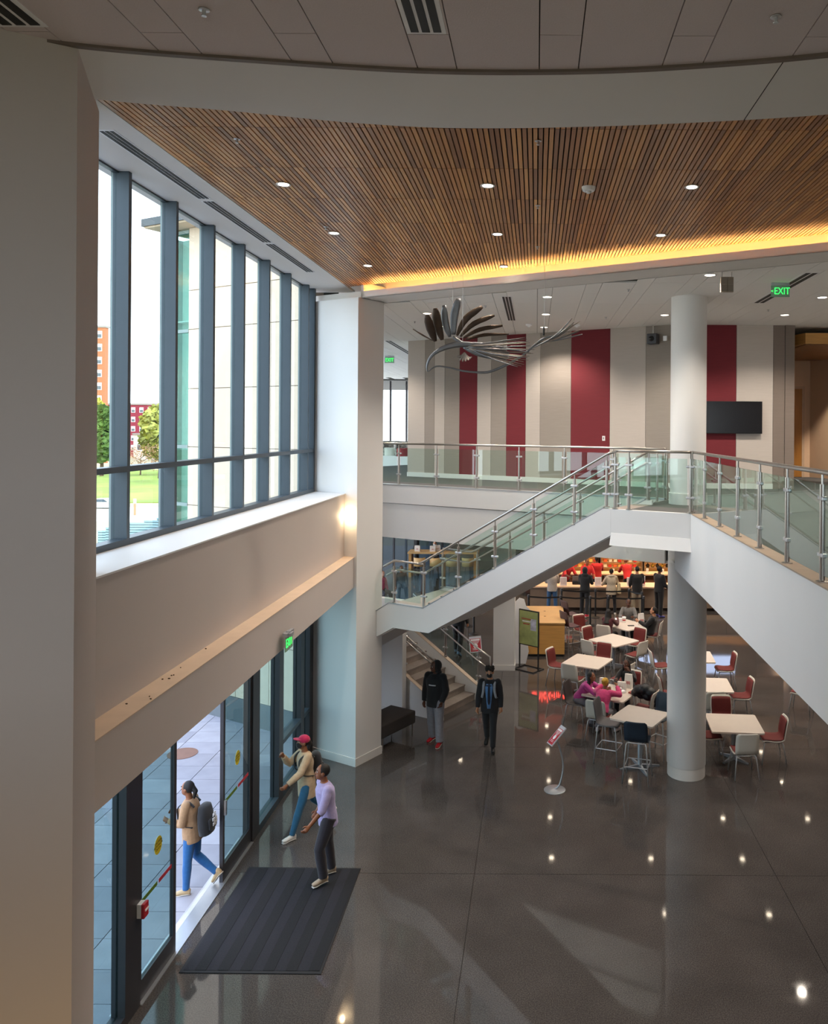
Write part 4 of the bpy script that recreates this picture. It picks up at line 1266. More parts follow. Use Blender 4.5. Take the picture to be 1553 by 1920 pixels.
def table(x, y, rz, size, h, label, group, cross=.36):
    t = thing('dining_table', label, 'table', (x, y, 0), D2R(rz), group)
    a = size / 2; r = .04
    poly = []
    for cx, cy, a0 in ((a - r, a - r, 0), (-a + r, a - r, 90), (-a + r, -a + r, 180), (a - r, -a + r, 270)):
        for q in range(4):
            an = D2R(a0 + 30 * q); poly.append((cx + r * math.cos(an), cy + r * math.sin(an)))
    MB().prism(poly, h - .032, h).build('tabletop', TOPM, t, world=False)
    MB().lathe([(.05, .05), (.045, .06), (.045, h - .06), (.14, h - .045), (.14, h - .032)], 16).build('pedestal', PEDM, t, 'auto', world=False)
    for k in range(4):
        an = PI / 4 + k * PI / 2
        d = Vector((math.cos(an), math.sin(an), 0))
        n = Vector((-d.y, d.x, 0))
        p0, p1 = d * .03, d * cross
        MB().hexa([p0 - n * .035 + Vector((0, 0, .0)), p1 - n * .02, p1 + n * .02, p0 + n * .035,
                   p0 - n * .03 + Vector((0, 0, .075)), p1 - n * .016 + Vector((0, 0, .022)), p1 + n * .016 + Vector((0, 0, .022)), p0 + n * .03 + Vector((0, 0, .075))]).build('foot', PEDM, t, world=False)
    return t
TG = 'square pedestal dining tables'
table(2.12, 16.06, -31, .92, 1.05, 'square high table beside the round column, tallest of the tables', TG, .42)
table(1.76, 18.42, -30, 1.04, .74, 'table with food bags where the people in pink sit', TG)
table(1.37, 20.85, -27, 1.04, .74, 'empty square table left of the group by the wood counter', TG)
table(2.26, 22.95, 42, 1.04, .74, 'empty table turned like a diamond in the middle of the room', TG)
table(2.84, 24.75, 40, 1.04, .74, 'farthest left table, with cups and a white bag on it', TG)
table(4.12, 16.52, -4, 1.05, .74, 'nearest empty table right of the round column', TG)
table(4.12, 19.0, -4, 1.05, .74, 'second empty table right of the round column', TG)
table(4.22, 21.35, -4, 1.05, .74, 'third empty table right of the round column, farthest of that row', TG)

# ---- items on tables
BAGW = M('paper_bag', '#e6e0da', .7, var=.03, scale=12)
def logo(parent, c, ax, up, s):
    """red looped comb mark: a row of curved strokes"""
    ax, up = Vector(ax), Vector(up)
    mb = MB()
    for k in range(3):
        o = Vector(c) + ax * ((k - 1) * s * .45)
        mb.tube([o - up * s * .5, o - up * s * .1 + ax * s * .16, o + up * s * .45, o + up * s * .15 - ax * s * .12, o - up * s * .3], s * .085, 6)
    mb.build('red_mark', RED_P, parent)
def bag(x, y, z, w, d, h, rz, label, tilt=0.0):
    t = thing('paper_bag', label, 'bag', (x, y, z), 0, 'white paper food bags')
    R = Matrix.Rotation(rz, 3, 'Z')
    mb = MB()
    c = Vector((x, y, z))
    lo = [(-w / 2, -d / 2, 0), (w / 2, -d / 2, 0), (w / 2, d / 2, 0), (-w / 2, d / 2, 0)]
    mid = [(-w / 2 * 1.03, -d / 2 * .95, h * .5), (w / 2 * .98, -d / 2 * 1.02, h * .5), (w / 2 * 1.03, d / 2, h * .5), (-w / 2, d / 2 * .96, h * .5)]
    hi = [(-w / 2 * .98, -d * .22, h), (w / 2, -d * .2, h * .97), (w / 2 * .96, d * .2, h), (-w / 2, d * .22, h * .98)]
    vs = [c + R @ Vector(p) for p in lo + mid + hi]
    mb.add(vs, [(3, 2, 1, 0)] + [(i, (i + 1) % 4, 4 + (i + 1) % 4, 4 + i) for i in range(4)] + [(4 + i, 4 + (i + 1) % 4, 8 + (i + 1) % 4, 8 + i) for i in range(4)] + [(8, 9, 10, 11)])
    mb.build('bag_body', BAGW, t)
    f = R @ Vector((0, -1, 0))
    logo(t, c + f * (d / 2 * .95) + Vector((0, 0, h * .42)), R @ Vector((1, 0, 0)), (0, 0, 1), h * .26)
def cup(x, y, z, h, label, col='#e9e4e0', straw=False):
    t = thing('drink_cup', label, 'cup', (x, y, z), 0, 'drink cups')
    MB().lathe([(h * .26, 0), (h * .36, h * .96), (h * .37, h)], 14, (x, y, z)).build('cup_body', M('cup_' + col, col, .35), t, 'auto')
    MB().lathe([(h * .39, h), (h * .39, h * 1.05), (h * .3, h * 1.1)], 14, (x, y, z)).build('lid', WHITE_P, t, 'auto')
    MB().lathe([(h * .315, h * .4), (h * .34, h * .66)], 14, (x, y, z)).build('red_band', RED_P, t, 'auto')
    if straw: MB().tube([(x, y, z + h), (x + .01, y, z + h * 1.5)], .005, 6).build('straw', RED_P, t)
bag(1.60, 18.60, .74, .18, .11, .27, -.3, 'white paper food bag between the two people in pink')
bag(2.02, 18.55, .74, .20, .13, .20, -.2, 'crumpled white food bag in front of the woman in black')
bag(2.2, 18.72, .74, .17, .11, .33, -.5, 'tallest white food bag at the right side of the table with people in pink')
cup(1.93, 18.22, .74, .15, 'white cup with red band on the near side of the pink group table', straw=True)
cup(1.52, 18.42, .74, .13, 'clear cup next to the person in magenta', '#b9b2b6')
tr = MB()
for dx, dy, c in ((0, 0, 0), (.12, .05, 1), (.05, .14, 2)):
    pass
def tag_box(name, mb, mat, label, cat, group=None):
    o = mb.build(name, mat, None, bevel=.004); tag(o, label, cat, group); return o
b_ = MB(); b_.box((2.0, 18.36, .765), (.16, .11, .05), rz=.5); tag_box('food_box', b_, WHITE_P, 'small white food box with red print on the table of the pink group', 'box')
b_ = MB(); b_.box((2.22, 18.35, .758), (.13, .09, .035), rz=.9); tag_box('sandwich_wrap', b_, M('foil_red', '#9c4a3c', .5, var=.3, scale=40), 'reddish wrapped sandwich on the table of the pink group', 'food')
b_ = MB(); b_.box((1.80, 18.12, .747), (.15, .075, .012), rz=.3); tag_box('mobile_phone', b_, BLACK, 'black phone lying on the near edge of the pink group table', 'phone')
bag(3.28, 24.75, .74, .17, .11, .36, .3, 'white paper bag with red marks on the farthest left table')
cup(2.52, 24.7, .74, .17, 'drink cup at the left corner of the farthest left table', straw=True)
cup(2.78, 25.0, .74, .17, 'drink cup near the white napkin box on the farthest left table')
b_ = MB(); b_.box((2.62, 25.1, .80), (.22, .10, .12), rz=.2); tag_box('takeout_box', b_, WHITE_P, 'white handled take-out box on the farthest left table', 'box')
b_ = MB(); b_.box((2.95, 24.62, .747), (.2, .09, .014), rz=.1); tag_box('mobile_phone', b_, BLACK, 'dark phone lying on the farthest left table', 'phone')
# coat over the chair
ct = thing('black_coat', 'black puffy coat thrown over a white chair beside the pink group', 'coat', (2.62, 18.02, .5))
mb = MB()
for dx, dy, dz, r in ((-.05, .10, .88, .13), (.08, .02, .92, .14), (.20, -.05, .86, .13), (.30, -.10, .74, .11), (.02, .16, .76, .12), (.14, -.02, .78, .12), (-.12, .16, .80, .10), (.26, -.06, .62, .09)):
    mb.ball((2.42 + dx, 18.06 + dy, dz), (r * 1.1, r, r * .9), 12, 8)
o = mb.build('coat_body', M('black_nylon', '#16161a', .45, var=.3, scale=14, bump=.4), ct, True)
r_ = o.modifiers.new('merge', 'REMESH'); r_.mode = 'VOXEL'; r_.voxel_size = .018; r_.use_smooth_shade = True

# ---- wood counter island, poster stand, standee
wcn = thing('wood_counter', 'maple veneer serving island with flat top behind the stairs', 'counter', (.29, 24.9, 0))
MB().bb(-.31, .88, 23.8, 26.0, 0.08, .985).build('body', MAPLE, wcn)
MB().bb(-.33, .90, 23.77, 26.03, .985, 1.02).build('worktop', MAPLE_L, wcn)
MB().bb(-.28, .85, 23.86, 25.9, 0, .08).build('plinth', BLACK, wcn)
for y in (24.6, 25.3):
    MB().lathe([(.035, 0), (.035, .006)], 14, (.30, y, 1.02)).build('grommet', M('grommet', '#7a5a36', .4), wcn)
ps = thing('poster_stand', 'black framed poster stand with a green menu poster beside the square column', 'poster stand', (-.17, 22.6, 0))
cx, cy = -.17, 22.55
psd = Vector((.80, -.60, 0)).normalized(); psn = Vector((-.60, -.80, 0)).normalized()
base = Vector((cx, cy, 0))
for sgn in (-1, 1):
    p = base + psd * (.33 * sgn)
    MB().box(p + Vector((0, 0, .70)), (.03, .03, 1.36), rz=math.atan2(psd.y, psd.x)).build('upright', BLACK, ps)
    MB().box(p + Vector((0, 0, .015)), (.04, .50, .03), rz=math.atan2(psd.y, psd.x)).build('foot', BLACK, ps)
for dy in (-.23, .23):
    MB().box(base - psn * dy + Vector((0, 0, .015)), (.68, .03, .03), rz=math.atan2(psd.y, psd.x)).build('foot_bar', BLACK, ps)
MB().box(base + Vector((0, 0, 1.17)), (.70, .035, 1.0), rz=math.atan2(psd.y, psd.x)).build('poster_frame', BLACK, ps)
pq = MB().box(base + psn * .02 + Vector((0, 0, 1.17)), (.64, .008, .94), rz=math.atan2(psd.y, psd.x)).build('poster', M('poster_green', '#a3ab6c', .4, var=.3, scale=3), ps)
MB().box(base + psn * .025 + psd * .17 + Vector((0, 0, 1.28)), (.2, .006, .32), rz=math.atan2(psd.y, psd.x)).build('poster_photo', M('poster_photo', '#c9c7d6', .4, var=.3, scale=9), ps)
for k in range(3):
    MB().box(base + psn * .025 - psd * .08 + Vector((0, 0, 1.42 - .07 * k)), (.34 - .06 * k, .006, .03), rz=math.atan2(psd.y, psd.x)).build('poster_lettering', M('poster_red_ink', '#a94433', .5) if k % 2 == 0 else WHITE_P, ps)
sd = thing('cardboard_standee', 'plain white cardboard standee seen from behind next to the square column', 'standee', (-.35, 23.2, 0))
prof = [(-.30, 0), (-.30, .9), (-.22, 1.15), (-.26, 1.5), (-.20, 1.78), (-.08, 1.9), (.06, 1.86), (.12, 1.66), (.24, 1.55), (.14, 1.35), (.22, 1.1), (.16, .7), (.20, .35), (.12, 0)]
MB().extrude([(-.38 + x, 23.1, z) for x, z in prof], (0, .02, 0)).build('board', WHITE_P, sd)
MB().hexa([(-.50, 23.12, 0), (-.46, 23.12, 0), (-.46, 23.45, 0), (-.50, 23.45, 0), (-.50, 23.12, 1.0), (-.46, 23.12, 1.0), (-.46, 23.16, 1.0), (-.50, 23.16, 1.0)]).build('strut', WHITE_P, sd)

# ---- notice stands
def notice_stand(name, label, foot, lean, sign_c, n, up, w, h, title):
    foot = Vector(foot)
    t = thing(name, label, 'sign stand', foot)
    MB().lathe([(.205, 0), (.205, .008), (.19, .016), (.03, .024)], 32, foot).build('base_plate', ALU, t, 'auto')
    sc = Vector(sign_c)
    mid = (foot + sc) / 2 + Vector(lean)
    P = smooth_path([foot + Vector((0, 0, .01)), foot * .75 + mid * .25 + Vector(lean) * .45 , mid, sc - Vector((0, 0, .05))], 6)
    MB().tube(P, .017, 10).build('curved_pole', ALU, t, True)
    n, up = Vector(n).normalized(), Vector(up).normalized()
    ax = up.cross(n).normalized()
    R = Matrix((ax, up, n)).transposed()
    MB().box(sc, (w, h, .02), R).build('sign_frame', M('pale_frame', '#c9cad2', .4, .2), t)
    MB().box(sc + n * .011 - up * h * .05, (w * .86, h * .80, .004), R).build('red_panel', M('notice_red', '#b22634', .5, var=.08), t)
    MB().box(sc + n * .014 + up * h * .27, (w * .74, h * .10, .003), R).build('header_strip', WHITE_P, t)
    for k in range(3):
        MB().box(sc + n * .014 + up * h * (.17 - .06 * k), (w * (.66 - .12 * k), h * .025, .003), R).build('text_line', WHITE_P, t)
    mb = MB(); mb.extrude([sc + n * .013 - up * h * .1 + ax * (.055 * w / .3 * math.cos(a)) + up * (.055 * w / .3 * math.sin(a)) for a in [2 * PI * q / 16 for q in range(16)]], n * .003)
    mb.build('round_symbol', WHITE_P, t)
    for k in range(2):
        MB().box(sc + n * .014 - up * h * (.27 + .06 * k), (w * .5, h * .02, .003), R).build('text_line', WHITE_P, t)
    rot = R.to_4x4().to_euler()
    return t
notice_stand('notice_stand', 'red notice on a curved pole with round base, alone on the open floor', (.39, 15.05, 0), (.14, .0, 0), (.42, 15.05, 1.02), (-.70, -.12, .70), (.66, .30, .70), .28, .42, 'x')
notice_stand('notice_stand', 'red notice sign standing behind the rail at the foot of the stairs', (-1.5, 21.3, 0), (.05, 0, 0), (-1.58, 21.25, 1.05), (.05, -.9, .45), (-.12, .45, .9), .32, .42, 'x')

# ---- upholstered bench
bn = thing('bench', 'dark grey upholstered bench between the square pier and the stairs', 'bench', G(-.35, 1.2, 0))
gb = MB(); gbox(gb, -.72, -.01, .80, 1.93, .27, .55); gb.build('seat', M('bench_fabric', '#3b3634', .9, var=.12, scale=60, bump=.3), bn, bevel=.03)
for s in (-.66, -.06):
    for t in (.88, 1.87):
        p = G(s, t, 0)
        MB().tube([p, p + Vector((0, 0, .28))], .018, 8).build('leg', STEEL, bn)

# ---- entrance mat
em = thing('entrance_mat', 'black ribbed entrance mat with lengthwise stripes inside the doors', 'mat', (-3.52, 11.13, 0))
MB().prism([(-4.40, 9.94), (-2.63, 9.93), (-2.66, 12.32), (-4.385, 12.33)], 0, .010).build('rubber_edge', M('mat_rubber', '#17161a', .8), em)
MA, MBB = M('mat_dark', '#131217', .95, var=.25, scale=120, bump=.6), M('mat_blue_grey', '#1e1d25', .95, var=.25, scale=120, bump=.6)
for k in range(12):
    x0 = -4.36 + .1415 * k
    MB().bb(x0, x0 + .139, 9.98, 12.29, .009, .0145 if k % 2 else .0125).build('stripe', MA if k % 2 else MBB, em)

# ---- serving counter
ctr = thing('serving_counter', 'long serving counter with pale top and taupe panels at the back of the hall', 'counter', (4, 30, 0))
CP = M('counter_panel', '#8a7563', .6, var=.06, scale=4)
for k in range(9):
    x0 = -.2 + 1.05 * k
    MB().bb(x0 + .006, x0 + 1.044, 29.86, 30.0, .12, .86).build('front_panel', CP, ctr)
MB().bb(-.2, 9.4, 29.95, 30.6, 0, .86).build('carcass', M('counter_core', '#3d3029', .7), ctr)
MB().bb(-.25, 9.4, 29.78, 30.7, .86, .91).build('worktop', M('counter_top', '#d7b79c', .35, var=.03), ctr)
bk = thing('back_counter', 'back work counter with pale top behind the red shirted staff', 'counter', (4, 32.5, 0))
MB().bb(-.1, 9.4, 32.25, 32.85, 0, .90).build('cabinet', M('back_cabinet', '#6b4630', .6, var=.2), bk)
MB().bb(-.15, 9.4, 32.2, 32.9, .90, .95).build('worktop', M('counter_top', '#d7b79c'), bk)
for (x, w, n) in ((1.05, .24, 1), (2.35, .24, 2), (3.55, .24, 3)):
    c = thing('counter_notice', 'white framed notice on the serving counter, %s from the left' % ['', 'first', 'second', 'third'][n], 'sign', (x, 29.95, .91))
    MB().box((x, 29.95, 1.08), (.25, .03, .32)).build('frame', WHITE_P, c)
    MB().box((x, 29.93, 1.09), (.20, .008, .25)).build('print', M('notice_print', '#d9cfd0', .6, var=.12, scale=30), c)
c = thing('counter_notice', 'red and white display card on the serving counter near the tall man in black', 'sign', (4.0, 29.95, .91))
MB().box((4.0, 29.95, 1.1), (.22, .03, .38)).build('frame', WHITE_P, c)
logo(c, (4.0, 29.92, 1.08), (1, 0, 0), (0, 0, 1), .16)
for n, x in enumerate((1.55, 2.75)):
    c = thing('cash_register', 'dark screen register on the serving counter, %s one' % ('left', 'right')[n], 'register', (x, 30.3, .91))
    MB().box((x, 30.3, .95), (.3, .25, .06)).build('base', BLACK, c)
    MB().box((x, 30.28, 1.10), (.30, .03, .24), Matrix.Rotation(.25, 3, 'X')).build('screen', M('register_grey', '#54565e', .3), c)
# shelves with stock behind the counter
SHM = M('steel_shelf', '#9a8b7c', .35, .8)
GLOW = [EMIT('heat_lamp', (1.0, .55, .22), 9.0)]
ORD = ['first', 'second', 'third', 'fourth', 'fifth', 'sixth', 'seventh', 'eighth', 'ninth', 'tenth', 'eleventh', 'twelfth', 'thirteenth', 'fourteenth', 'fifteenth', 'sixteenth', 'seventeenth', 'eighteenth', 'nineteenth', 'twentieth']
ZSH = (1.06, 1.27, 1.48)
for u, (x0, x1) in enumerate(((.1, 2.55), (2.7, 4.4), (4.5, 9.0))):
    s_ = thing('kitchen_shelf', 'warm lit steel shelf behind the counter, %s section' % ['left', 'middle', 'right'][u], 'shelf', ((x0 + x1) / 2, 33.3, 0))
    for z in ZSH:
        MB().bb(x0, x1, 33.0, 33.5, z, z + .025).build('shelf_board', SHM, s_)
        MB().bb(x0, x1, 33.3, 33.34, z - .03, z - .008).build('heat_strip', GLOW[0], s_)
    MB().bb(x0, x1, 33.46, 33.5, .2, 2.2).build('back_panel', M('warm_steel', '#b08a5e', .4, .5), s_)
    for x in (x0, x1): MB().bb(x - .02, x + .02, 33.0, 33.5, 0, 2.2).build('upright', SHM, s_)
cc = [('orange', '#d8622e'), ('red', '#c92f22'), ('amber', '#e0a23c'), ('cream', '#e8d9c0'), ('brick red', '#b5432a'), ('yellow', '#f0c060')]
CMATS = [M('carton_%d' % i, c[1], .6) for i, c in enumerate(cc)]
cm = MB().box((0, 0, .065), (.13, .13, .13)).mesh('carton')
cms = []
for m in CMATS:
    q = cm.copy(); q.materials.append(m); cms.append(q)
for zi, z in enumerate(ZSH):
    for k in range(20):
        x = .22 + .205 * k + random.uniform(-.02, .02)
        if abs(x - 2.62) < .14 or abs(x - 4.45) < .14: continue
        ci = random.randrange(6)
        o = bpy.data.objects.new('food_carton', cms[ci]); COL.objects.link(o)
        o.location = (x, 33.12, z + .025); o.scale = (1, 1, random.uniform(.7, 1.15))
        tag(o, 'small %s carton, %s from the left on the %s kitchen shelf' % (cc[ci][0], ORD[k], ['lowest', 'middle', 'top'][zi]), 'carton', 'cartons on the kitchen shelves')
pot = MB().lathe([(.06, 0), (.07, .08), (.07, .11), (.025, .14), (.025, .17)], 12).mesh('dispenser', True); pot.materials.append(M('dispenser_yellow', '#c9a23a', .4))
pot2 = pot.copy(); pot2.materials.clear(); pot2.materials.append(M('dispenser_black', '#221d1a', .4))
for zi, z in enumerate(ZSH):
    for k in range(14):
        y_ = (k + zi) % 2
        o = bpy.data.objects.new('sauce_dispenser', pot if y_ else pot2); COL.objects.link(o)
        o.location = (4.65 + .2 * k, 33.12, z + .025)
        tag(o, '%s sauce dispenser, %s from the left on the %s shelf right of the cartons' % (['black', 'yellow'][y_], ORD[k], ['lowest', 'middle', 'top'][zi]), 'dispenser', 'dispensers on the kitchen shelves')
for k in range(10):
    o = bpy.data.objects.new('paper_cup_stack', MB().lathe([(.045, 0), (.055, random.uniform(.14, .26))], 12).mesh('cup_stack')); COL.objects.link(o)
    o.data.materials.append(WHITE_P); o.location = (3.1 + .5 * k + random.uniform(-.1, .1), 32.5, .95)
    tag(o, 'white paper cup stack, %s from the left on the back work counter' % ORD[k], 'cup stack', 'cup stacks on the back counter')
for x in (1, 3, 5, 7, 8.6):
    lamp('kitchen_lamp', 'SPOT', (x, 31.4, 3.9), 230, (1, .68, .38), spot_size=D2R(130), spot_blend=.7, shadow_soft_size=.15)
# red lit shop sign and menu screens above the counter (seen as reflections in the floor)
sg = thing('shop_sign', 'glowing red script shop sign above the serving counter', 'sign', (.55, 30.1, 3.3))
text('sign_letters', 'Chick-fil-A', .52, EMIT('sign_red', (1.0, .07, .05), 7.0), sg, (0, 0, 0), (PI / 2, 0, 0), .03, xs=.62)
MB().bb(-.6, 9.4, 30.2, 30.4, 2.55, 4.0).build('sign_bulkhead', M('bulkhead_brown', '#6d5240', .6), sg)
for k in range(3):
    ms = thing('menu_screen', 'glowing bluish menu screen above the counter, %s' % ['left', 'middle', 'right'][k], 'screen', (4.6 + 1.5 * k, 33, 2.9), group='menu screens')
    MB().bb(3.9 + 1.5 * k, 5.3 + 1.5 * k, 33.02, 33.1, 2.5, 3.3).build('bezel', BLACK, ms)
    MB().bb(3.94 + 1.5 * k, 5.26 + 1.5 * k, 33.0, 33.02, 2.54, 3.26).build('display', EMIT('menu_blue', (.55, .68, 1.0), 2.2), ms)

# ---- queue barrier posts
def stanchion(x, y, to, label):
    t = thing('queue_post', label, 'queue barrier', (x, y, 0), 0, 'black queue barrier posts')
    MB().lathe([(.165, 0), (.165, .02), (.06, .045), (.034, .05)], 20, (x, y, 0)).build('base', BLACK, t, 'auto')
    MB().tube([(x, y, .045), (x, y, .97)], .033, 12).build('post', BLACK, t, 'auto')
    MB().lathe([(.042, .94), (.045, .96), (.045, 1.02), (.03, 1.035)], 14, (x, y, 0)).build('cap', M('cap_grey', '#55565a', .35, .5), t, 'auto')
    if to:
        d = Vector((to[0] - x, to[1] - y, 0)); n = Vector((-d.y, d.x, 0)).normalized() * .0015
        a, b = Vector((x, y, .93)), Vector((to[0], to[1], .93))
        mid = (a + b) / 2 - Vector((0, 0, .03))
        mb = MB()
        for p, q in ((a, mid), (mid, b)):
            mb.hexa([p - n, q - n, q + n, p + n, p - n + Vector((0, 0, .055)), q - n + Vector((0, 0, .055)), q + n + Vector((0, 0, .055)), p + n + Vector((0, 0, .055))])
        mb.build('belt', BLACK, t)
Q = [(-.23, 27.75), (.88, 27.7), (1.90, 27.6), (2.52, 27.65), (.95, 28.85), (2.17, 28.8), (3.38, 28.85), (3.78, 28.35), (3.74, 27.6)]
qi = [(0, 1), (1, 2), (2, 3), (3, 8), (4, 5), (5, 6), (6, 7), (7, 8), (8, None)]
qn = ['at the left end of the near row by the wood counter', 'second in the near row', 'third in the near row', 'fourth in the near row', 'at the left end of the far row', 'in the middle of the far row', 'third in the far row before the khaki trousers', 'joining the two rows at right', 'at the right end of the near row']
for (a, b), n in zip(qi, qn):
    stanchion(Q[a][0], Q[a][1], Q[b] if b is not None else None, 'black queue barrier post ' + n)
stanchion(-2.30, 27.4, (-2.02, 26.4), 'black queue barrier post beyond the stairs, farther of the pair')
stanchion(-2.02, 26.4, None, 'black queue barrier post beyond the stairs, nearer of the pair')

# ---- far left dining: long wood table, stools, round chairs upstairs
lt = thing('long_table', 'long high maple table near the far window wall at left', 'table', (-4.3, 37, 0))
MB().bb(-5.8, -2.6, 36.2, 37.1, 1.08, 1.15).build('tabletop', MAPLE_L, lt)
for x in (-5.7, -4.2, -2.75):
    MB().bb(x - .06, x + .06, 36.3, 37.0, 0, 1.08).build('panel_leg', MAPLE, lt)
for k in range(4):
    x = -5.2 + .72 * k
    t = thing('wood_stool', 'curved maple back stool at the long far table, number %s from the left' % ['one', 'two', 'three', 'four'][k], 'stool', (x, 35.8, 0), 0, 'maple stools at the long table')
    rows = [[(x + .25 * math.sin(D2R(a)), 35.9 - .25 * math.cos(D2R(a)), z) for a in range(-80, 81, 20)] for z in (.60, .78, .98)]
    MB().grid(rows, .018).build('backrest', MAPLE_L, t, True)
    MB().lathe([(.21, .60), (.21, .64)], 18, (x, 35.9, 0)).build('seat', MAPLE_L, t)
    for a in (45, 135, 225, 315):
        MB().tube([(x + .14 * math.cos(D2R(a)), 35.9 + .14 * math.sin(D2R(a)), .6), (x + .2 * math.cos(D2R(a)), 35.9 + .2 * math.sin(D2R(a)), 0)], .014, 6).build('leg', BLACK, t)
for k, (x, y) in enumerate(((-5.4, 36.55), (-4.7, 36.5), (-4.5, 36.7))):
    bag(x, y, 1.15, .24, .16, .26, .2 * k, 'white food bag on the long far table, %s' % ['left one', 'middle one', 'right one'][k])
for k, (x, y, c1) in enumerate(((-7.3, 40.2, '#c9c7bd'), (-6.55, 39.5, '#8a3238'))):
    t = thing('round_armchair', ['round armchair with a pale zigzag pattern at the far end of the upper corridor', 'round armchair with a red seat at the far end of the upper corridor'][k], 'armchair', (x, y, Z1))
    rows = [[(x + r * math.sin(D2R(a)), y + r * math.cos(D2R(a)), Z1 + z) for a in range(-130, 131, 26)] for z, r in ((.06, .42), (.4, .46), (.78, .48))]
    MB().grid(rows, .07).build('back_shell', M('zigzag_fabric', '#9a9890', .9, var=.7, scale=9) , t, True)
    MB().lathe([(.38, .05), (.40, .40), (.36, .45)], 20, (x, y, Z1)).build('seat', M('seat_' + c1, c1, .9), t, 'auto')

# ================================================================ BEYOND THE WINDOW
def tree(x, y, z, h, w, col, label, leaves=900, bare=False):
    t = thing('tree', label, 'tree', (x, y, z))
    mb = MB()
    mb.tube([(x, y, z), (x + .1, y, z + h * .3), (x, y, z + h * .6)], [h * .028, h * .02, h * .01], 8)
    for k in range(7):
        a = k * 2.4; hz = h * (.28 + .06 * k)
        mb.tube([(x, y, z + hz), (x + w * .3 * math.cos(a), y + w * .3 * math.sin(a), z + hz + h * .18)], [h * .012, h * .004], 6)
    mb.build('trunk', M('bark', '#5d4a38', .9, var=.2), t)
    mb = MB()
    for _ in range(leaves):
        a, b = random.uniform(0, 2 * PI), random.uniform(-1, 1)
        r = random.uniform(.55, 1) ** .5
        c = math.sqrt(1 - b * b)
        bl = 1 + .25 * math.sin(3 * a + 4 * b)
        p = Vector((x + w / 2 * r * c * math.cos(a) * bl, y + w / 2 * r * c * math.sin(a) * bl, z + h * .60 + h * .40 * r * b))
        s = h * random.uniform(.025, .05) * (.35 if bare else 1)
        u = Vector((random.gauss(0, 1), random.gauss(0, 1), random.gauss(0, 1))).normalized(); v = u.orthogonal().normalized()
        mb.add([p - u * s - v * s * .6, p + u * s - v * s * .6, p + u * s + v * s * .6, p - u * s + v * s * .6], [(0, 1, 2, 3)])
    mb.build('foliage', M('leaf_' + col, col, .8, var=.5, scale=.6), t, kind='stuff')
tree(-100.5, 185, ZG, 16.5, 7, '#55702e', 'tall dark green tree at the left edge of the window view', 1500)
tree(-110.5, 200, ZG, 18.5, 7, '#a9a339', 'yellow green tree top behind the dark green one', 1200)
tree(-92, 196, ZG, 17, 9, '#9b9a45', 'olive green tree in front of the red building', 1300)
tree(-84, 178, ZG, 8, 14, '#b28a6a', 'low bare brownish shrub tree below the olive tree', 900, True)
tree(-94, 190, ZG, 7, 10, '#b07b5a', 'low russet shrub tree left of the bare one', 900, True)
tree(-70, 185, ZG, 14, 14, '#6c7f3d', 'green tree half hidden by the neighbouring wing', 900)
def block(name, label, x0, x1, y0, y1, z0, z1, wall, rows, cols, win, group=None):
    t = thing(name, label, 'building', ((x0 + x1) / 2, y0, z0))
    MB().bb(x0, x1, y0, y1, z0, z1).build('walls', wall, t)
    MB().bb(x0 - .3, x1 + .3, y0 - .3, y1 + .3, z1, z1 + .6).build('parapet', M('parapet_grey', '#9a938c', .8), t)
    dx, dz = (x1 - x0) / cols, (z1 - z0 - 2) / rows
    for r in range(rows):
        for c in range(cols):
            cx, cz = x0 + dx * (c + .5), z0 + 2 + dz * (r + .45)
            f = MB().box((cx, y0 - .05, cz), (dx * .48, .2, dz * .56)).build('window', WHITE_P, t)
            MB().box((cx, y0 - .17, cz - dz * .10), (dx * .38, .06, dz * .26)).build('pane', M(win, '#5b6468', .2), f)
    for x in (x0, x1):
        pass
    return t
block('brick_tower', 'tall orange brick tower with white windows at the left edge of the window view', -160, -135, 250, 252, ZG, 37.4, M('orange_brick', '#b4714c', .85, var=.12, scale=1.2, stretch=(1, 1, 6)), 10, 7, 'tower_pane')
block('red_building', 'low crimson building with grid of white windows behind the trees', -162, -125, 300, 320, ZG, 14.6, M('crimson_wall', '#8e2f3f', .8, var=.08), 5, 12, 'red_pane')
block('pale_building', 'low pale building below the crimson one', -139, -112, 276, 282, ZG, 3.6, M('pale_wall', '#d8cfc6', .8), 1, 6, 'red_pane')
car = thing('car', 'silver sedan parked on the pale road outside', 'car', (-60.6, 113.5, ZG + .05))
cx, cy, cz = -61.6, 113.5, ZG + .05
CARM = M('car_silver', '#c9c2b4', .3, .5)
prof = [(-2.3, .35), (-2.25, .8), (-1.3, .92), (-.7, 1.38), (.75, 1.42), (1.45, .98), (2.2, .85), (2.3, .4), (2.2, .25), (-2.2, .25)]
MB().extrude([(cx + x, cy - .85, cz + z) for x, z in prof], (0, 1.7, 0)).build('body', CARM, car)
MB().extrude([(cx + x, cy - .87, cz + z) for x, z in [(-1.12, .95), (-.65, 1.32), (.7, 1.35), (1.25, .98)]], (0, 1.74, 0)).build('side_glass', M('car_glass', '#4a5963', .15), car)
for x in (-1.45, 1.45):
    for y in (-.86, .86):
        MB().lathe([(.33, -.1), (.33, .1)], 18).build('wheel', BLACK, car).matrix_local = Matrix.Translation((cx + x - car.location.x, cy + y - car.location.y, .33)) @ Matrix.Rotation(PI / 2, 4, 'X')
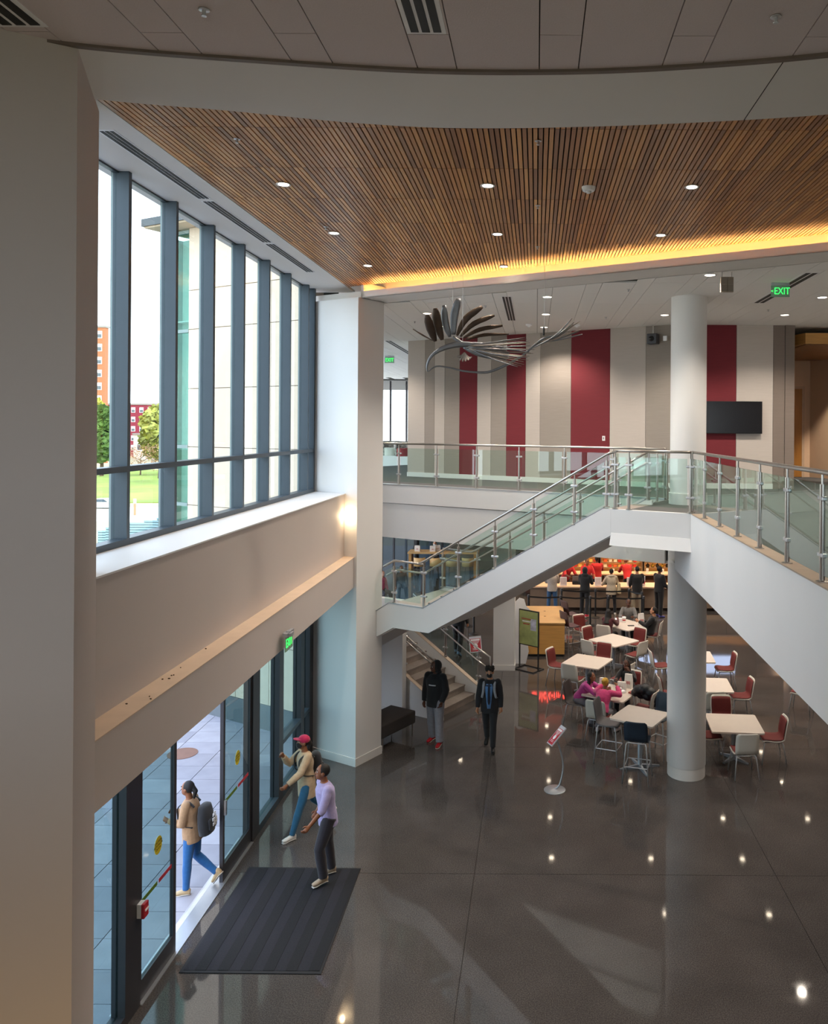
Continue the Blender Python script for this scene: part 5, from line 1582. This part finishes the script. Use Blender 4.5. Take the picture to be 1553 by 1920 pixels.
# stepped slatted screen wall outside
for k in range(7):
    x0 = -21.3 + .38 * k if k > 1 else -21.9 + .3 * k
    Yk = 40.0
    t = thing('slatted_screen', 'teal slatted outdoor screen, step %s of the rising row below the window' % ['one', 'two', 'three', 'four', 'five', 'six', 'seven'][k], 'screen', (x0, Yk, -5), 0, 'stepped outdoor screens')
    top = [1.55, 1.70, 1.95, 2.08, 2.20, 2.32, 2.45][k]
    x0 = [-21.9, -21.5, -20.4, -19.6, -18.95, -18.2, -17.45][k]; x1 = [-21.5, -21.05, -19.6, -18.95, -18.2, -17.45, -16.7][k]
    MB().bb(x0, x1, Yk + .02, Yk + .1, -5, top - .05).build('backing', M('screen_teal', '#4c6468', .6), t)
    q = top
    while q > .2:
        MB().bb(x0, x1, Yk - .03, Yk + .02, q - .09, q).build('slat', M('screen_slat', '#7f9a9e', .5), t)
        q -= .125
for k, x in enumerate((-37.8, -32.5)):
    t = thing('marker_post', 'small orange and white marker post beside the road, %s' % ('left', 'right')[k], 'marker post', (x * 1.62, 105, ZG))
    MB().bb(x * 1.62 - .12, x * 1.62 + .12, 104.9, 105.1, ZG, ZG + 1.6).build('post', M('marker_orange', '#d98a63', .6), t)
    MB().bb(x * 1.62 - .14, x * 1.62 + .14, 104.88, 105.12, ZG + 1.6, ZG + 2.2).build('band', WHITE_P, t)
# ================================================================ PEOPLE
def dirv(p, a, side):
    p, a = D2R(p), D2R(a)
    return Vector((side * math.sin(a), math.sin(p) * math.cos(a), -math.cos(p) * math.cos(a)))
SKIN = {'dark': '#5a3524', 'brown': '#8a5638', 'tan': '#b98260', 'light': '#d0a083'}
def skin(k): return M('skin_' + k, SKIN[k], .5, var=.04, scale=20)
def cloth(c, b=.25): return M('cloth_' + c, c, .85, var=.10, scale=22, bump=b, sheen=.2)
NP = [0]
def person(label, loc, yaw, h=1.74, sk='brown', vox=.011, lean=0, legs=((8, 6, 3), (-8, 6, 3)), arms=((5, 9, 15, 3), (5, 9, 15, 3)), head=(0, 0),
           female=False, top='#555555', top_name='sweater', hem=.10, sleeve=1.0, bottom='#222222', bottom_name='trousers', shoe='#222222', hair='short', hair_c='#15100d',
           mask=None, seat=None, bulk=.018, loose=.018, cap=None, jacket=None, group=None, look=True, lift=0.0, skirt=1.0):
    S = h / 1.75
    V = Vector
    upv = V((0, math.sin(D2R(lean)), math.cos(D2R(lean))))
    hip = V((0, 0, 0))
    hw, sw = (.092, .158) if female else (.088, .180)
    J = {}
    for i, side in enumerate((-1, 1)):
        tp, kb, ab = legs[i]
        hj = hip + V((side * hw, 0, -.02))
        kn = hj + dirv(tp, ab, side) * .42
        an = kn + dirv(tp - kb, ab * .5, side) * .42
        J['leg', side] = (hj, kn, an, tp - kb)
    for i, side in enumerate((-1, 1)):
        pp, ab, eb, fa = arms[i]
        sj = hip + upv * .455 + V((side * sw, 0, 0))
        el = sj + dirv(pp + lean * .3, ab, side) * .285
        wr = el + dirv(pp + eb + lean * .3, fa, side) * .25
        J['arm', side] = (sj, el, wr)
    # feet
    feet = {}
    lows = []
    for side in (-1, 1):
        hj, kn, an, sp = J['leg', side]
        fp = 0 if seat is not None else max(-60, min(25, sp * (1.0 if sp < -22 else .15)))
        Rf = Matrix.Rotation(D2R(fp), 3, 'X') @ Matrix.Rotation(D2R(-8 * side), 3, 'Z')
        pts = [an + Rf @ V(q) for q in ((0, -.065, -.045), (0, -.03, -.04), (0, .05, -.045), (0, .12, -.058), (0, .175, -.064))]
        feet[side] = (pts, Rf)
        lows += [(an + Rf @ V((0, -.065, -.088))).z, (an + Rf @ V((0, .175, -.088))).z]
    z0 = -min(lows) * S + lift
    if seat is not None:
        z0 = seat + .095 * S
    root = thing('person', label, 'person', loc, D2R(yaw - 90), group)
    def W(p): return V((p.x * S, p.y * S, p.z * S + z0))
    def tube(mb, pts, rs, n=12, add=0.0):
        mb.tube([W(p) for p in pts], [((r[0] + add) * S, (r[1] + add) * S) if isinstance(r, tuple) else (r + add) * S for r in rs], n)
    def finish(mb, name, mat, v, it=3, sm=.5):
        o = mb.build(name, mat, root, True, world=False)
        r = o.modifiers.new('merge', 'REMESH'); r.mode = 'VOXEL'; r.voxel_size = v; r.use_smooth_shade = True
        if it:
            q = o.modifiers.new('soften', 'SMOOTH'); q.factor = sm; q.iterations = it
        return o
    if female:
        tor = [(-.09, .12, .095), (0, .172, .12), (.09, .152, .108), (.19, .128, .092), (.31, .148, .112), (.40, .155, .10), (.455, .13, .08), (.51, .055, .055)]
    else:
        tor = [(-.09, .12, .098), (0, .165, .118), (.10, .152, .108), (.20, .148, .104), (.32, .172, .118), (.41, .182, .112), (.46, .15, .085), (.52, .063, .06)]
    armr = [.05, .046, .040, .036, .027] if not female else [.043, .04, .035, .031, .024]
    legr = [.088, .082, .062, .056, .058, .045, .038]
    def torso_pts(lo=None):
        t = [q for q in tor if lo is None or q[0] >= lo]
        return [hip + upv * q[0] for q in t], [(q[1], q[2]) for q in t]
    def leg_pts(side, f=1.0):
        hj, kn, an, _ = J['leg', side]
        return [hj + V((0, 0, .03)), hj.lerp(kn, .3), hj.lerp(kn, .85), kn, kn.lerp(an, .3), kn.lerp(an, .75), an.lerp(kn, 1 - f)]
    def arm_pts(side, f=1.0):
        sj, el, wr = J['arm', side]
        return [sj + V((-side * .02, 0, 0)), sj.lerp(el, .35), el, el.lerp(wr, .35), el.lerp(wr, f)]
    neckb = hip + upv * .50
    hy, hp = head
    RH = Matrix.Rotation(D2R(hy), 3, 'Z') @ Matrix.Rotation(D2R(-hp), 3, 'X')
    hc = neckb + upv * .06 + V((0, .025, .105))
    def HP(x, y, z): return hc + RH @ V((x, y, z))
    def ball(mb, p, r, R=RH):
        mb.ball(W(p), tuple(q * S for q in r), 14, 10, R)
    # ---- body: one continuous surface
    mb = MB()
    p, r = torso_pts(); tube(mb, p, r, 16)
    tube(mb, [neckb - upv * .04, neckb + upv * .03, hc - V((0, .01, .06))], [.07, .052, .05])
    ball(mb, HP(0, 0, .02), (.074, .094, .10)); ball(mb, HP(0, .022, -.045), (.058, .068, .066)); ball(mb, HP(0, .055, -.075), (.032, .03, .03))
    ball(mb, HP(0, .094, -.018), (.014, .018, .024))
    for s in (-1, 1): ball(mb, HP(s * .076, -.005, -.005), (.012, .022, .032))
    for side in (-1, 1):
        tube(mb, leg_pts(side), legr)
        tube(mb, arm_pts(side), armr)
        sj, el, wr = J['arm', side]
        d = (wr - el).normalized()
        n = V((-side, .25, 0)); n = (n - d * n.dot(d)).normalized()
        w = d.cross(n)
        if w.y < 0 and abs(d.z) > .5: w = -w
        pb, pe = wr - d * .01, wr + d * .085
        tube(mb, [pb, wr + d * .02, wr + d * .055, pe], [.026, .030, .036, .034], 10)
        for k, (o_, L_) in enumerate(((.030, .068), (.011, .078), (-.009, .073), (-.028, .058))):
            a0 = pe + w * o_ - d * .01
            a1 = a0 + (d * .85 + n * .5) * (L_ * .5)
            a2 = a1 + (d * .45 + n * .9) * (L_ * .5)
            tube(mb, [a0, a1, a2], [.0105, .0098, .0085], 8)
        t0 = wr + d * .02 + w * .028
        t1 = t0 + (d * .6 + w * .7 + n * .25).normalized() * .04
        tube(mb, [t0, t1, t1 + (d * .9 + n * .3).normalized() * .03], [.0125, .011, .009], 8)
        pts, Rf = feet[side]
        tube(mb, [J['leg', side][2]] + [pts[0] + V((0, .03, 0))] + pts[2:], [.036, .036, .034, .03, .022], 10)
    finish(mb, 'body', skin(sk), min(vox, .0105), 2, .4)
    if look:
        for s in (-1, 1):
            m1 = MB(); ball(m1, HP(s * .031, .080, .012), (.014, .010, .009)); m1.build('eye', M('eye_white', '#d8d2cc', .3), root, True, world=False)
            m1 = MB(); ball(m1, HP(s * .031, .087, .012), (.007, .006, .008)); m1.build('iris', M('eye_dark', '#120c09', .2), root, True, world=False)
            m1 = MB(); ball(m1, HP(s * .031, .086, .034), (.02, .008, .005)); m1.build('eyebrow', M('hair_' + hair_c, hair_c, .7), root, True, world=False)
        if not mask:
            m1 = MB(); ball(m1, HP(0, .084, -.058), (.024, .010, .009)); m1.build('mouth', M('lip', '#7a3a34', .5), root, True, world=False)
    if mask:
        m1 = MB(); ball(m1, HP(0, .050, -.045), (.066, .062, .056)); ball(m1, HP(0, .085, -.035), (.03, .032, .035))
        finish(m1, 'face_mask', cloth(mask, .05), .01, 2)
    # ---- trousers
    mb = MB()
    p, r = torso_pts(); p, r = p[:4], r[:4]
    tube(mb, p, r, 16, loose * .7)
    for side in (-1, 1):
        tube(mb, leg_pts(side, 1.02), [q + loose for q in legr[:5]] + [legr[5] + loose * skirt + .004, legr[6] + loose * skirt + .008], 14)
    finish(mb, bottom_name, cloth(bottom), vox + .002, 3)
    # ---- shoes
    for side in (-1, 1):
        pts, Rf = feet[side]
        mb = MB()
        tube(mb, [q for q in pts], [(.036, .045), (.038, .05), (.042, .042), (.046, .032), (.03, .022)], 12)
        tube(mb, [J['leg', side][2] + V((0, 0, .01)), pts[0] + V((0, .03, .01))], [.046, .042], 10)
        o = finish(mb, 'shoe', M('shoe_' + shoe, shoe, .5, var=.05), .009, 1)
        m2 = MB()
        q = [a + Rf @ V((0, 0, -.034)) for a in pts]
        m2.tube([W(a) for a in q], [(.036 * S, .010 * S), (.040 * S, .010 * S), (.043 * S, .010 * S), (.046 * S, .009 * S), (.03 * S, .007 * S)], 12)
        m2.build('sole', M('sole_pale' if shoe[1] in 'bcdef' else 'sole_dark', '#c9c1b6' if shoe[1] in 'bcdef' else '#2a2625', .6), o, True, world=False)
    # ---- top
    mb = MB()
    t = [q for q in tor if q[0] > .01]
    pts_ = [hip - upv * hem + V((0, 0, 0)), hip + upv * 0.0] + [hip + upv * q[0] for q in t]
    rs_ = [(.172 + bulk * .7, .125 + bulk * .8), (.170 + bulk * .8, .122 + bulk * .8)] + [(q[1] + bulk, q[2] + bulk) for q in t]
    rs_[-1] = (rs_[-1][0] * .82, rs_[-1][1] * .82)
    if seat is not None: pts_, rs_ = pts_[1:], rs_[1:]
    tube(mb, pts_, rs_, 18)
    for side in (-1, 1):
        mb.ball(W(J['arm', side][0] + V((-side * .012, 0, -.004))), (armr[0] + bulk * 1.05) * S, 12, 8)
        if sleeve >= .99:
            tube(mb, arm_pts(side, .97), [q + bulk * (1.0 if i < 4 else .7) for i, q in enumerate(armr)], 12)
        else:
            sj, el, wr = J['arm', side]
            q = [sj + V((-side * .02, 0, 0)), sj.lerp(el, .35), el, el.lerp(wr, .22)]
            tube(mb, q, [armr[0] + bulk, armr[1] + bulk, armr[2] + bulk, armr[3] + bulk], 12)
    if hair == 'hood' or hair == 'hood_down':
        for k in range(9):
            a = D2R(-20 + 220 * k / 8)
            mb.ball(W(neckb + V((.085 * math.cos(a), -.02 - .075 * math.sin(a), .015 + .02 * math.sin(a)))), .05 * S, 8, 6)
    finish(mb, top_name, cloth(top), vox + .001, 5)
    # ---- hair
    HM = M('hair_' + hair_c, hair_c, .75, var=.35, scale=60, bump=.6)
    mb = MB()
    if hair == 'hood':
        ball(mb, HP(0, -.044, .016), (.102, .110, .122)); ball(mb, HP(0, -.05, -.07), (.085, .085, .07))
        finish(mb, 'hood', cloth(top), .012, 2)
    elif hair != 'none':
        ball(mb, HP(0, -.016, .030), (.082, .096, .098))
        if hair in ('long', 'braids'):
            for k in range(7):
                a = D2R(200 + 140 * k / 6)
                b0 = HP(.07 * math.cos(a), .07 * math.sin(a), .02)
                b1 = hc + RH @ V((.085 * math.cos(a), .085 * math.sin(a) - .01, -.14))
                b2 = hip + upv * .36 + V((.10 * math.cos(a), .10 * math.sin(a) - .06, 0))
                tube(mb, [b0, b1, b2], [.034, .038, .022], 8)
        if hair == 'bun':
            ball(mb, HP(0, -.075, .075), (.055, .055, .05))
        if hair == 'tail':
            tube(mb, [HP(0, -.09, .03), HP(0, -.14, -.02), HP(0, -.12, -.14)], [.04, .04, .02], 8)
        if hair == 'curly':
            for k in range(14):
                a = k * 2.4; e = .02 + .008 * k
                mb.ball(W(HP(.07 * math.cos(a), -.015 + .08 * math.sin(a), .04 + e * .5)), .035 * S, 8, 6)
        finish(mb, 'hair', HM, .010, 2)
    if cap:
        mb = MB()
        ball(mb, HP(0, -.008, .052), (.09, .104, .082))
        mb.extrude([W(HP(x, y, .048)) for x, y in [(-.075, .06), (-.068, .13), (-.04, .17), (0, .182), (.04, .17), (.068, .13), (.075, .06)]], RH @ V((0, .0, .012 * S)))
        finish(mb, 'cap', cloth(cap, .05), .008, 1)
    info = dict(root=root, S=S, z0=z0, W=W, HP=HP, J=J, up=upv, hip=hip, hc=hc, tor=tor, Rz=Matrix.Rotation(D2R(yaw - 90), 4, 'Z'), loc=V(loc))
    info['world'] = lambda p: info['loc'] + info['Rz'].to_3x3() @ W(p)
    return info

def backpack(info, label, col, w=.30, h_=.44, d=.17, straps='#1a1a1c', back=.12, drop=.0, mark=None, front_straps=True):
    t = thing('backpack', label, 'backpack', info['loc'])
    t.rotation_euler = info['root'].rotation_euler
    W, hip, up = info['W'], info['hip'], info['up']
    mb = MB()
    c = hip + up * (.25 - drop) + Vector((0, -back - d / 2, 0))
    for k, (dz, s) in enumerate(((-h_ / 2, .92), (-h_ / 4, 1.0), (0, 1.0), (h_ / 4, .94), (h_ / 2, .66))):
        pass
    mb.tube([W(c + up * q) for q in (-h_ / 2, -h_ * .46, -h_ * .2, h_ * .15, h_ * .42, h_ / 2)],
            [(w * .40, d * .40), (w * .5, d * .5), (w * .5, d * .55), (w * .48, d * .5), (w * .40, d * .40), (w * .2, d * .2)], 16)
    mb.build('pack_body', cloth(col, .3), t, True, world=False)
    mb = MB(); p = c + up * (-h_ * .12) + Vector((0, -d * .5, 0))
    mb.tube([W(p + up * q) for q in (-h_ * .2, -h_ * .17, h_ * .14, h_ * .18)], [(w * .30, d * .12), (w * .36, d * .18), (w * .36, d * .18), (w * .28, d * .1)], 12)
    mb.build('front_pocket', cloth(col, .3), t, True, world=False)
    if front_straps:
        for s in (-1, 1):
            sx = s * .115
            P = [hip + up * .42 + Vector((sx, -.12, 0)), hip + up * .485 + Vector((sx, -.02, .015)), hip + up * .43 + Vector((sx, .125, 0)), hip + up * .30 + Vector((sx * 1.05, .15, 0)), hip + up * .16 + Vector((sx * 1.3, .11, 0)), hip + up * .12 + Vector((sx * 1.4, -.08, 0))]
            MB().tube([W(q) for q in smooth_path(P, 4)], [(.026, .008)] * 21, 8, up=(0, 1, 0)).build('strap', cloth(straps, .1), t, True, world=False)
    if mark:
        for i, (txt, dz) in enumerate(mark):
            for q in range(txt):
                MB().box(W(c + up * (dz + random.uniform(-.012, .012)) + Vector(((q - (txt - 1) / 2) * .045, -d * .70, 0))), (.014 + .014 * (q % 2), .008, .045 + .012 * (q % 3))).build('bag_lettering', WHITE_P, t, world=False)
    return t

# --- near the entrance
p = person('young man in a lavender sweatshirt and dark trousers walking across the entrance mat', (-3.10, 12.02, .015), 212, 1.76, 'brown', .009, lean=6,
           legs=((22, 30, 4), (-6, 2, 3)), arms=((22, 12, 26, 6), (-24, 16, 62, -14)), head=(-12, -10), top='#a59ac4', top_name='sweatshirt', hem=.12, sleeve=.6, bottom='#241f28', shoe='#b59f88', loose=.024, bulk=.022)
p2 = person('woman in a beige jacket, blue jeans and crimson cap striding behind the man in lavender', (-3.82, 13.42, 0), 216, 1.70, 'brown', .009, lean=4,
            legs=((22, 4, 3), (-24, 26, 3)), arms=((35, 14, 25, 4), (48, 8, 98, -22)), head=(-6, -12), female=True, top='#b89e7e', top_name='jacket', hem=.26, bottom='#1f5878', bottom_name='jeans', shoe='#d8d2c8', hair='tail', cap='#b3164a', mask='#16161a', bulk=.03, loose=.010, skirt=.5)
backpack(p2, 'black backpack on the woman in the crimson cap', '#17171b', .30, .42, .16)
p3 = person('woman in a tan jacket and blue jeans walking away outside the open door', (-5.0, 11.72, 0), 180, 1.62, 'brown', .009, lean=6,
            legs=((4, 2, 3), (-2, 46, 3)), arms=((6, 8, 92, -16), (4, 10, 100, -18)), head=(-8, -4), female=True, top='#a9835f', top_name='jacket', hem=.14, bottom='#1f5d97', bottom_name='jeans', shoe='#b79b72', hair='tail', bulk=.032, loose=.012, skirt=.6)
backpack(p3, 'black backpack with white lettering on the woman outside the door', '#1b1a1c', .34, .46, .20, back=.13, drop=.05, mark=((3, .07), (4, .0), (4, -.07)))
# --- by the stairs
p4 = person('man in a black hoodie, grey sweatpants and red shoes standing by the stairs', (-2.14, 17.25, 0), 248, 1.80, 'dark', .009,
            legs=((10, 8, 6), (-6, 4, 4)), arms=((-6, 10, 34, -8), (2, 8, 10, 2)), head=(-34, 0), top='#0f0f13', top_name='hoodie', hem=.16, bottom='#84828a', bottom_name='sweatpants', shoe='#b3111f', hair='hood', bulk=.04, loose=.034)
def patch(info, name, mat, y0, y1, rows, off=.004):
    """thin cloth patch lying on the chest: rows = (height above hip, x0, x1, depth)"""
    g = []
    for hgt, xa, xb, dep in rows:
        g.append([info['W'](info['hip'] + info['up'] * hgt + Vector((xa + (xb - xa) * j / 6, dep * math.sqrt(max(.05, 1 - ((xa + (xb - xa) * j / 6) / .205) ** 2)) + off, 0))) for j in range(7)])
    return MB().grid(g, .004).build(name, mat, info['root'], True, world=False)
patch(p4, 'chest_lettering', M('print_grey', '#b9b9bd', .6), 0, 0, [(.30, -.09, .07, .166), (.325, -.09, .07, .166)])
patch(p4, 'thigh_lettering', RED_P, 0, 0, [(-.16, .05, .15, .128), (-.135, .05, .15, .130)])
p5 = person('man in a black suit, blue shirt and black face mask walking toward the viewer', (-.95, 16.95, 0), 266, 1.76, 'tan', .009,
            legs=((12, 4, 0), (-14, 14, 0)), arms=((-4, 8, 12, 4), (6, 9, 16, 4)), head=(0, 2), top='#15151a', top_name='suit_jacket', hem=.17, bottom='#121216', shoe='#0c0c0e', hair='curly', mask='#0d0d10', bulk=.03, loose=.016)
patch(p5, 'shirt_front', cloth('#5077a6', .1), 0, 0, [(-.06, -.035, .035, .142), (.06, -.05, .05, .142), (.16, -.06, .06, .140), (.28, -.075, .075, .150), (.38, -.085, .085, .146), (.45, -.06, .06, .120)], .004)
patch(p5, 'necktie', cloth('#12182a', .05), 0, 0, [(.02, -.012, .012, .142), (.08, -.03, .03, .142), (.16, -.030, .030, .140), (.28, -.024, .024, .150), (.38, -.02, .02, .146), (.45, -.018, .018, .122)], .010)
backpack(p5, 'grey strapped backpack worn by the man in the black suit', '#3a3b40', .30, .42, .15, straps='#8f9096')
person('person in black trousers and jacket half hidden behind the stair flight', (-2.3, 24.0, 0), 75, 1.78, 'tan', .013, legs=((14, 6, 4), (-14, 14, 4)), top='#17181c', bottom='#14151a', shoe='#5d7a94', look=False, loose=.022)
# --- customers at the counter (facing away)
person('customer in a grey hoodie and blue jeans at the left of the counter', (.62, 29.35, 0), 88, 1.72, 'light', .014, legs=((2, 2, 5), (-2, 2, 5)), arms=((30, 8, 55, -12), (30, 8, 55, -12)), top='#b3a79d', bottom='#31567c', bottom_name='jeans', shoe='#3a3634', look=False, top_name='hoodie', hair='hood_down', bulk=.03)
person('customer in a black hooded jacket and black trousers at the counter with bright red shoes', (1.80, 29.0, 0), 70, 1.80, 'dark', .014, legs=((6, 6, 4), (-10, 10, 3)), arms=((22, 6, 40, -10), (30, 6, 45, -10)), top='#15161b', bottom='#141519', shoe='#c21f3c', hair='hood', look=False, bulk=.024)
pc = person('customer in a cream hoodie and black leggings at the middle of the counter', (2.78, 29.25, 0), 92, 1.70, 'brown', .014, legs=((2, 2, 4), (-4, 4, 4)), arms=((28, 22, 40, 8), (28, 14, 50, -8)), female=True, top='#c9b9a2', top_name='hoodie', hem=.18, bottom='#15161d', bottom_name='leggings', shoe='#cfc8c0', hair='hood_down', look=False, bulk=.038, loose=.008)
t = thing('tote_bag', 'cream shoulder bag hanging at the right side of the customer in the cream hoodie', 'bag', (3.05, 29.2, .8))
MB().hexa([(2.98, 29.05, .82), (3.12, 29.05, .80), (3.12, 29.4, .80), (2.98, 29.4, .82), (3.0, 29.08, 1.18), (3.10, 29.08, 1.18), (3.10, 29.36, 1.18), (3.0, 29.36, 1.18)]).build('pouch', cloth('#c8b48f'), t, bevel=.02)
MB().tube(smooth_path([(3.05, 29.1, 1.17), (2.98, 29.18, 1.42), (3.05, 29.34, 1.17)], 5), .012, 8).build('strap', cloth('#a8916c'), t, True)
person('customer in a black jacket and khaki trousers at the counter', (3.72, 29.2, 0), 95, 1.80, 'tan', .014, legs=((2, 2, 5), (-2, 2, 5)), arms=((16, 10, 40, -6), (30, 8, 60, -14)), top='#17171a', top_name='jacket', hem=.14, bottom='#a08f78', bottom_name='khaki_trousers', shoe='#8f8a86', look=False, bulk=.036, loose=.022)
person('tall customer all in black with purple shoes waiting at the right of the counter', (4.48, 28.95, 0), 35, 1.86, 'dark', .014, legs=((2, 2, 3), (-2, 2, 3)), arms=((14, 4, 40, -8), (14, 4, 40, -8)), top='#17181d', bottom='#15161a', shoe='#4b4f9e', look=False, hair='short', bulk=.03, mask='#6c6c70')
# --- staff
for k, (x, y, yw, lab, hl, lean) in enumerate(((1.18, 31.4, -60, 'staff member in a red shirt bending behind the left of the counter', 'short', 24), (2.0, 31.15, -80, 'staff member in a red shirt facing the black hooded customer', 'short', 4),
                                          (2.45, 31.7, 95, 'staff member in a red shirt with hair tied back working at the back counter', 'bun', 8), (3.66, 31.6, 100, 'staff member in a red shirt leaning over the back counter at right', 'none', 30))):
    person(lab, (x, y, 0), yw, 1.76, ('dark', 'brown', 'dark', 'brown')[k], .015, lean=lean, arms=((25, 12, 50, -5), (30, 12, 45, -5)), top='#b81420', top_name='red_shirt', sleeve=.6, bottom='#1b1614', shoe='#141414', hair=hl, look=(k == 1), bulk=.024)
# --- seated people
sit = ((86, 88, 6), (86, 88, 6))
person('person in a magenta sweater and grey trousers seated leaning over the table with food bags', (1.02, 18.52, 0), -28, 1.66, 'brown', .011, lean=34, legs=((84, 92, 6), (84, 84, 6)), arms=((50, 12, 50, -20), (55, 10, 45, -20)), head=(0, -8), female=True, top='#b23a86', bottom='#6d6a72', shoe='#3a3336', hair='long', hair_c='#14100f', seat=.47, bulk=.03)
pk = person('person in a bright pink hoodie with a yellow hair bun, back to the viewer', (1.46, 17.62, 0), 62, 1.66, 'brown', .011, lean=26, legs=((82, 100, 10), (82, 70, 8)), arms=((58, 34, 62, -30), (62, 30, 60, -34)), head=(-6, -14), female=True, top='#d8447c', top_name='hoodie', bottom='#77757c', shoe='#d9c9cd', hair='bun', hair_c='#c79a35', seat=.47, bulk=.034, look=False)
person('seated woman in a black sweater with long dark hair, hand raised to her face', (2.26, 19.22, 0), 240, 1.68, 'dark', .011, lean=14, legs=sit, arms=((62, 30, 112, -34), (45, 10, 62, -24)), head=(4, -8), female=True, top='#17151a', bottom='#1c1b20', shoe='#2a2829', hair='long', hair_c='#1d1210', seat=.47, bulk=.026)
person('black haired person in dark red seated with back to the viewer at the far table', (2.18, 24.28, 0), 62, 1.68, 'dark', .013, lean=12, legs=sit, arms=((50, 12, 55, -16), (50, 12, 55, -16)), female=True, top='#4a161c', bottom='#1e1a1c', shoe='#222222', hair='long', seat=.47, look=False, bulk=.034)
person('man in a grey shirt seated facing the viewer behind the farthest left table', (3.0, 25.75, 0), 262, 1.76, 'dark', .013, lean=8, legs=sit, arms=((40, 14, 60, -18), (40, 14, 60, -18)), head=(0, -6), top='#6f6c6a', top_name='shirt', bottom='#26262b', seat=.47)
person('bearded man in black leaning back at the right side of the farthest left table', (3.52, 24.55, 0), 165, 1.80, 'tan', .013, lean=-14, legs=((70, 60, 8), (78, 72, 6)), arms=((50, 8, 70, -14), (40, 10, 75, -14)), head=(0, -12), top='#121216', top_name='jacket', bottom='#141418', shoe='#1c1c1e', seat=.46, hair='short', bulk=.03)
# --- far left
person('person in a patterned top and face mask seated near the far windows', (-5.35, 31.8, 0), -70, 1.70, 'brown', .014, lean=8, legs=sit, top='#5a5148', bottom='#24242a', mask='#9fc3d8', seat=.47)
person('person with red-brown hair and pink top near the far windows, half hidden by the pier', (-5.9, 30.6, 0), -40, 1.70, 'light', .014, lean=6, legs=sit, top='#b65a74', bottom='#24242a', hair='long', hair_c='#5c2a1c', female=True, seat=.47)
for i, (x, y) in enumerate(((-5.35, 31.8), (-5.9, 30.6))):
    c_ = chair_proto('dining_chair', 'white dining chair near the far windows under the %s' % ['person in the face mask', 'person in the pink top'][i], 'chair', SHELLW, PADR)
    c_.location = (x, y - .02, 0); c_.rotation_euler = (0, 0, D2R((-70, -40)[i] - 90))
person('person in dark clothes seated on the far side of the long maple table', (-4.7, 37.5, 0), 270, 1.74, 'light', .015, lean=20, legs=sit, arms=((50, 14, 50, -14), (50, 14, 50, -14)), top='#20232b', bottom='#22232a', mask='#c9d3dc', seat=.66)
person('person standing by the far windows in black', (-5.75, 38.6, 0), 200, 1.76, 'tan', .015, top='#16171a', bottom='#15161a', look=False)
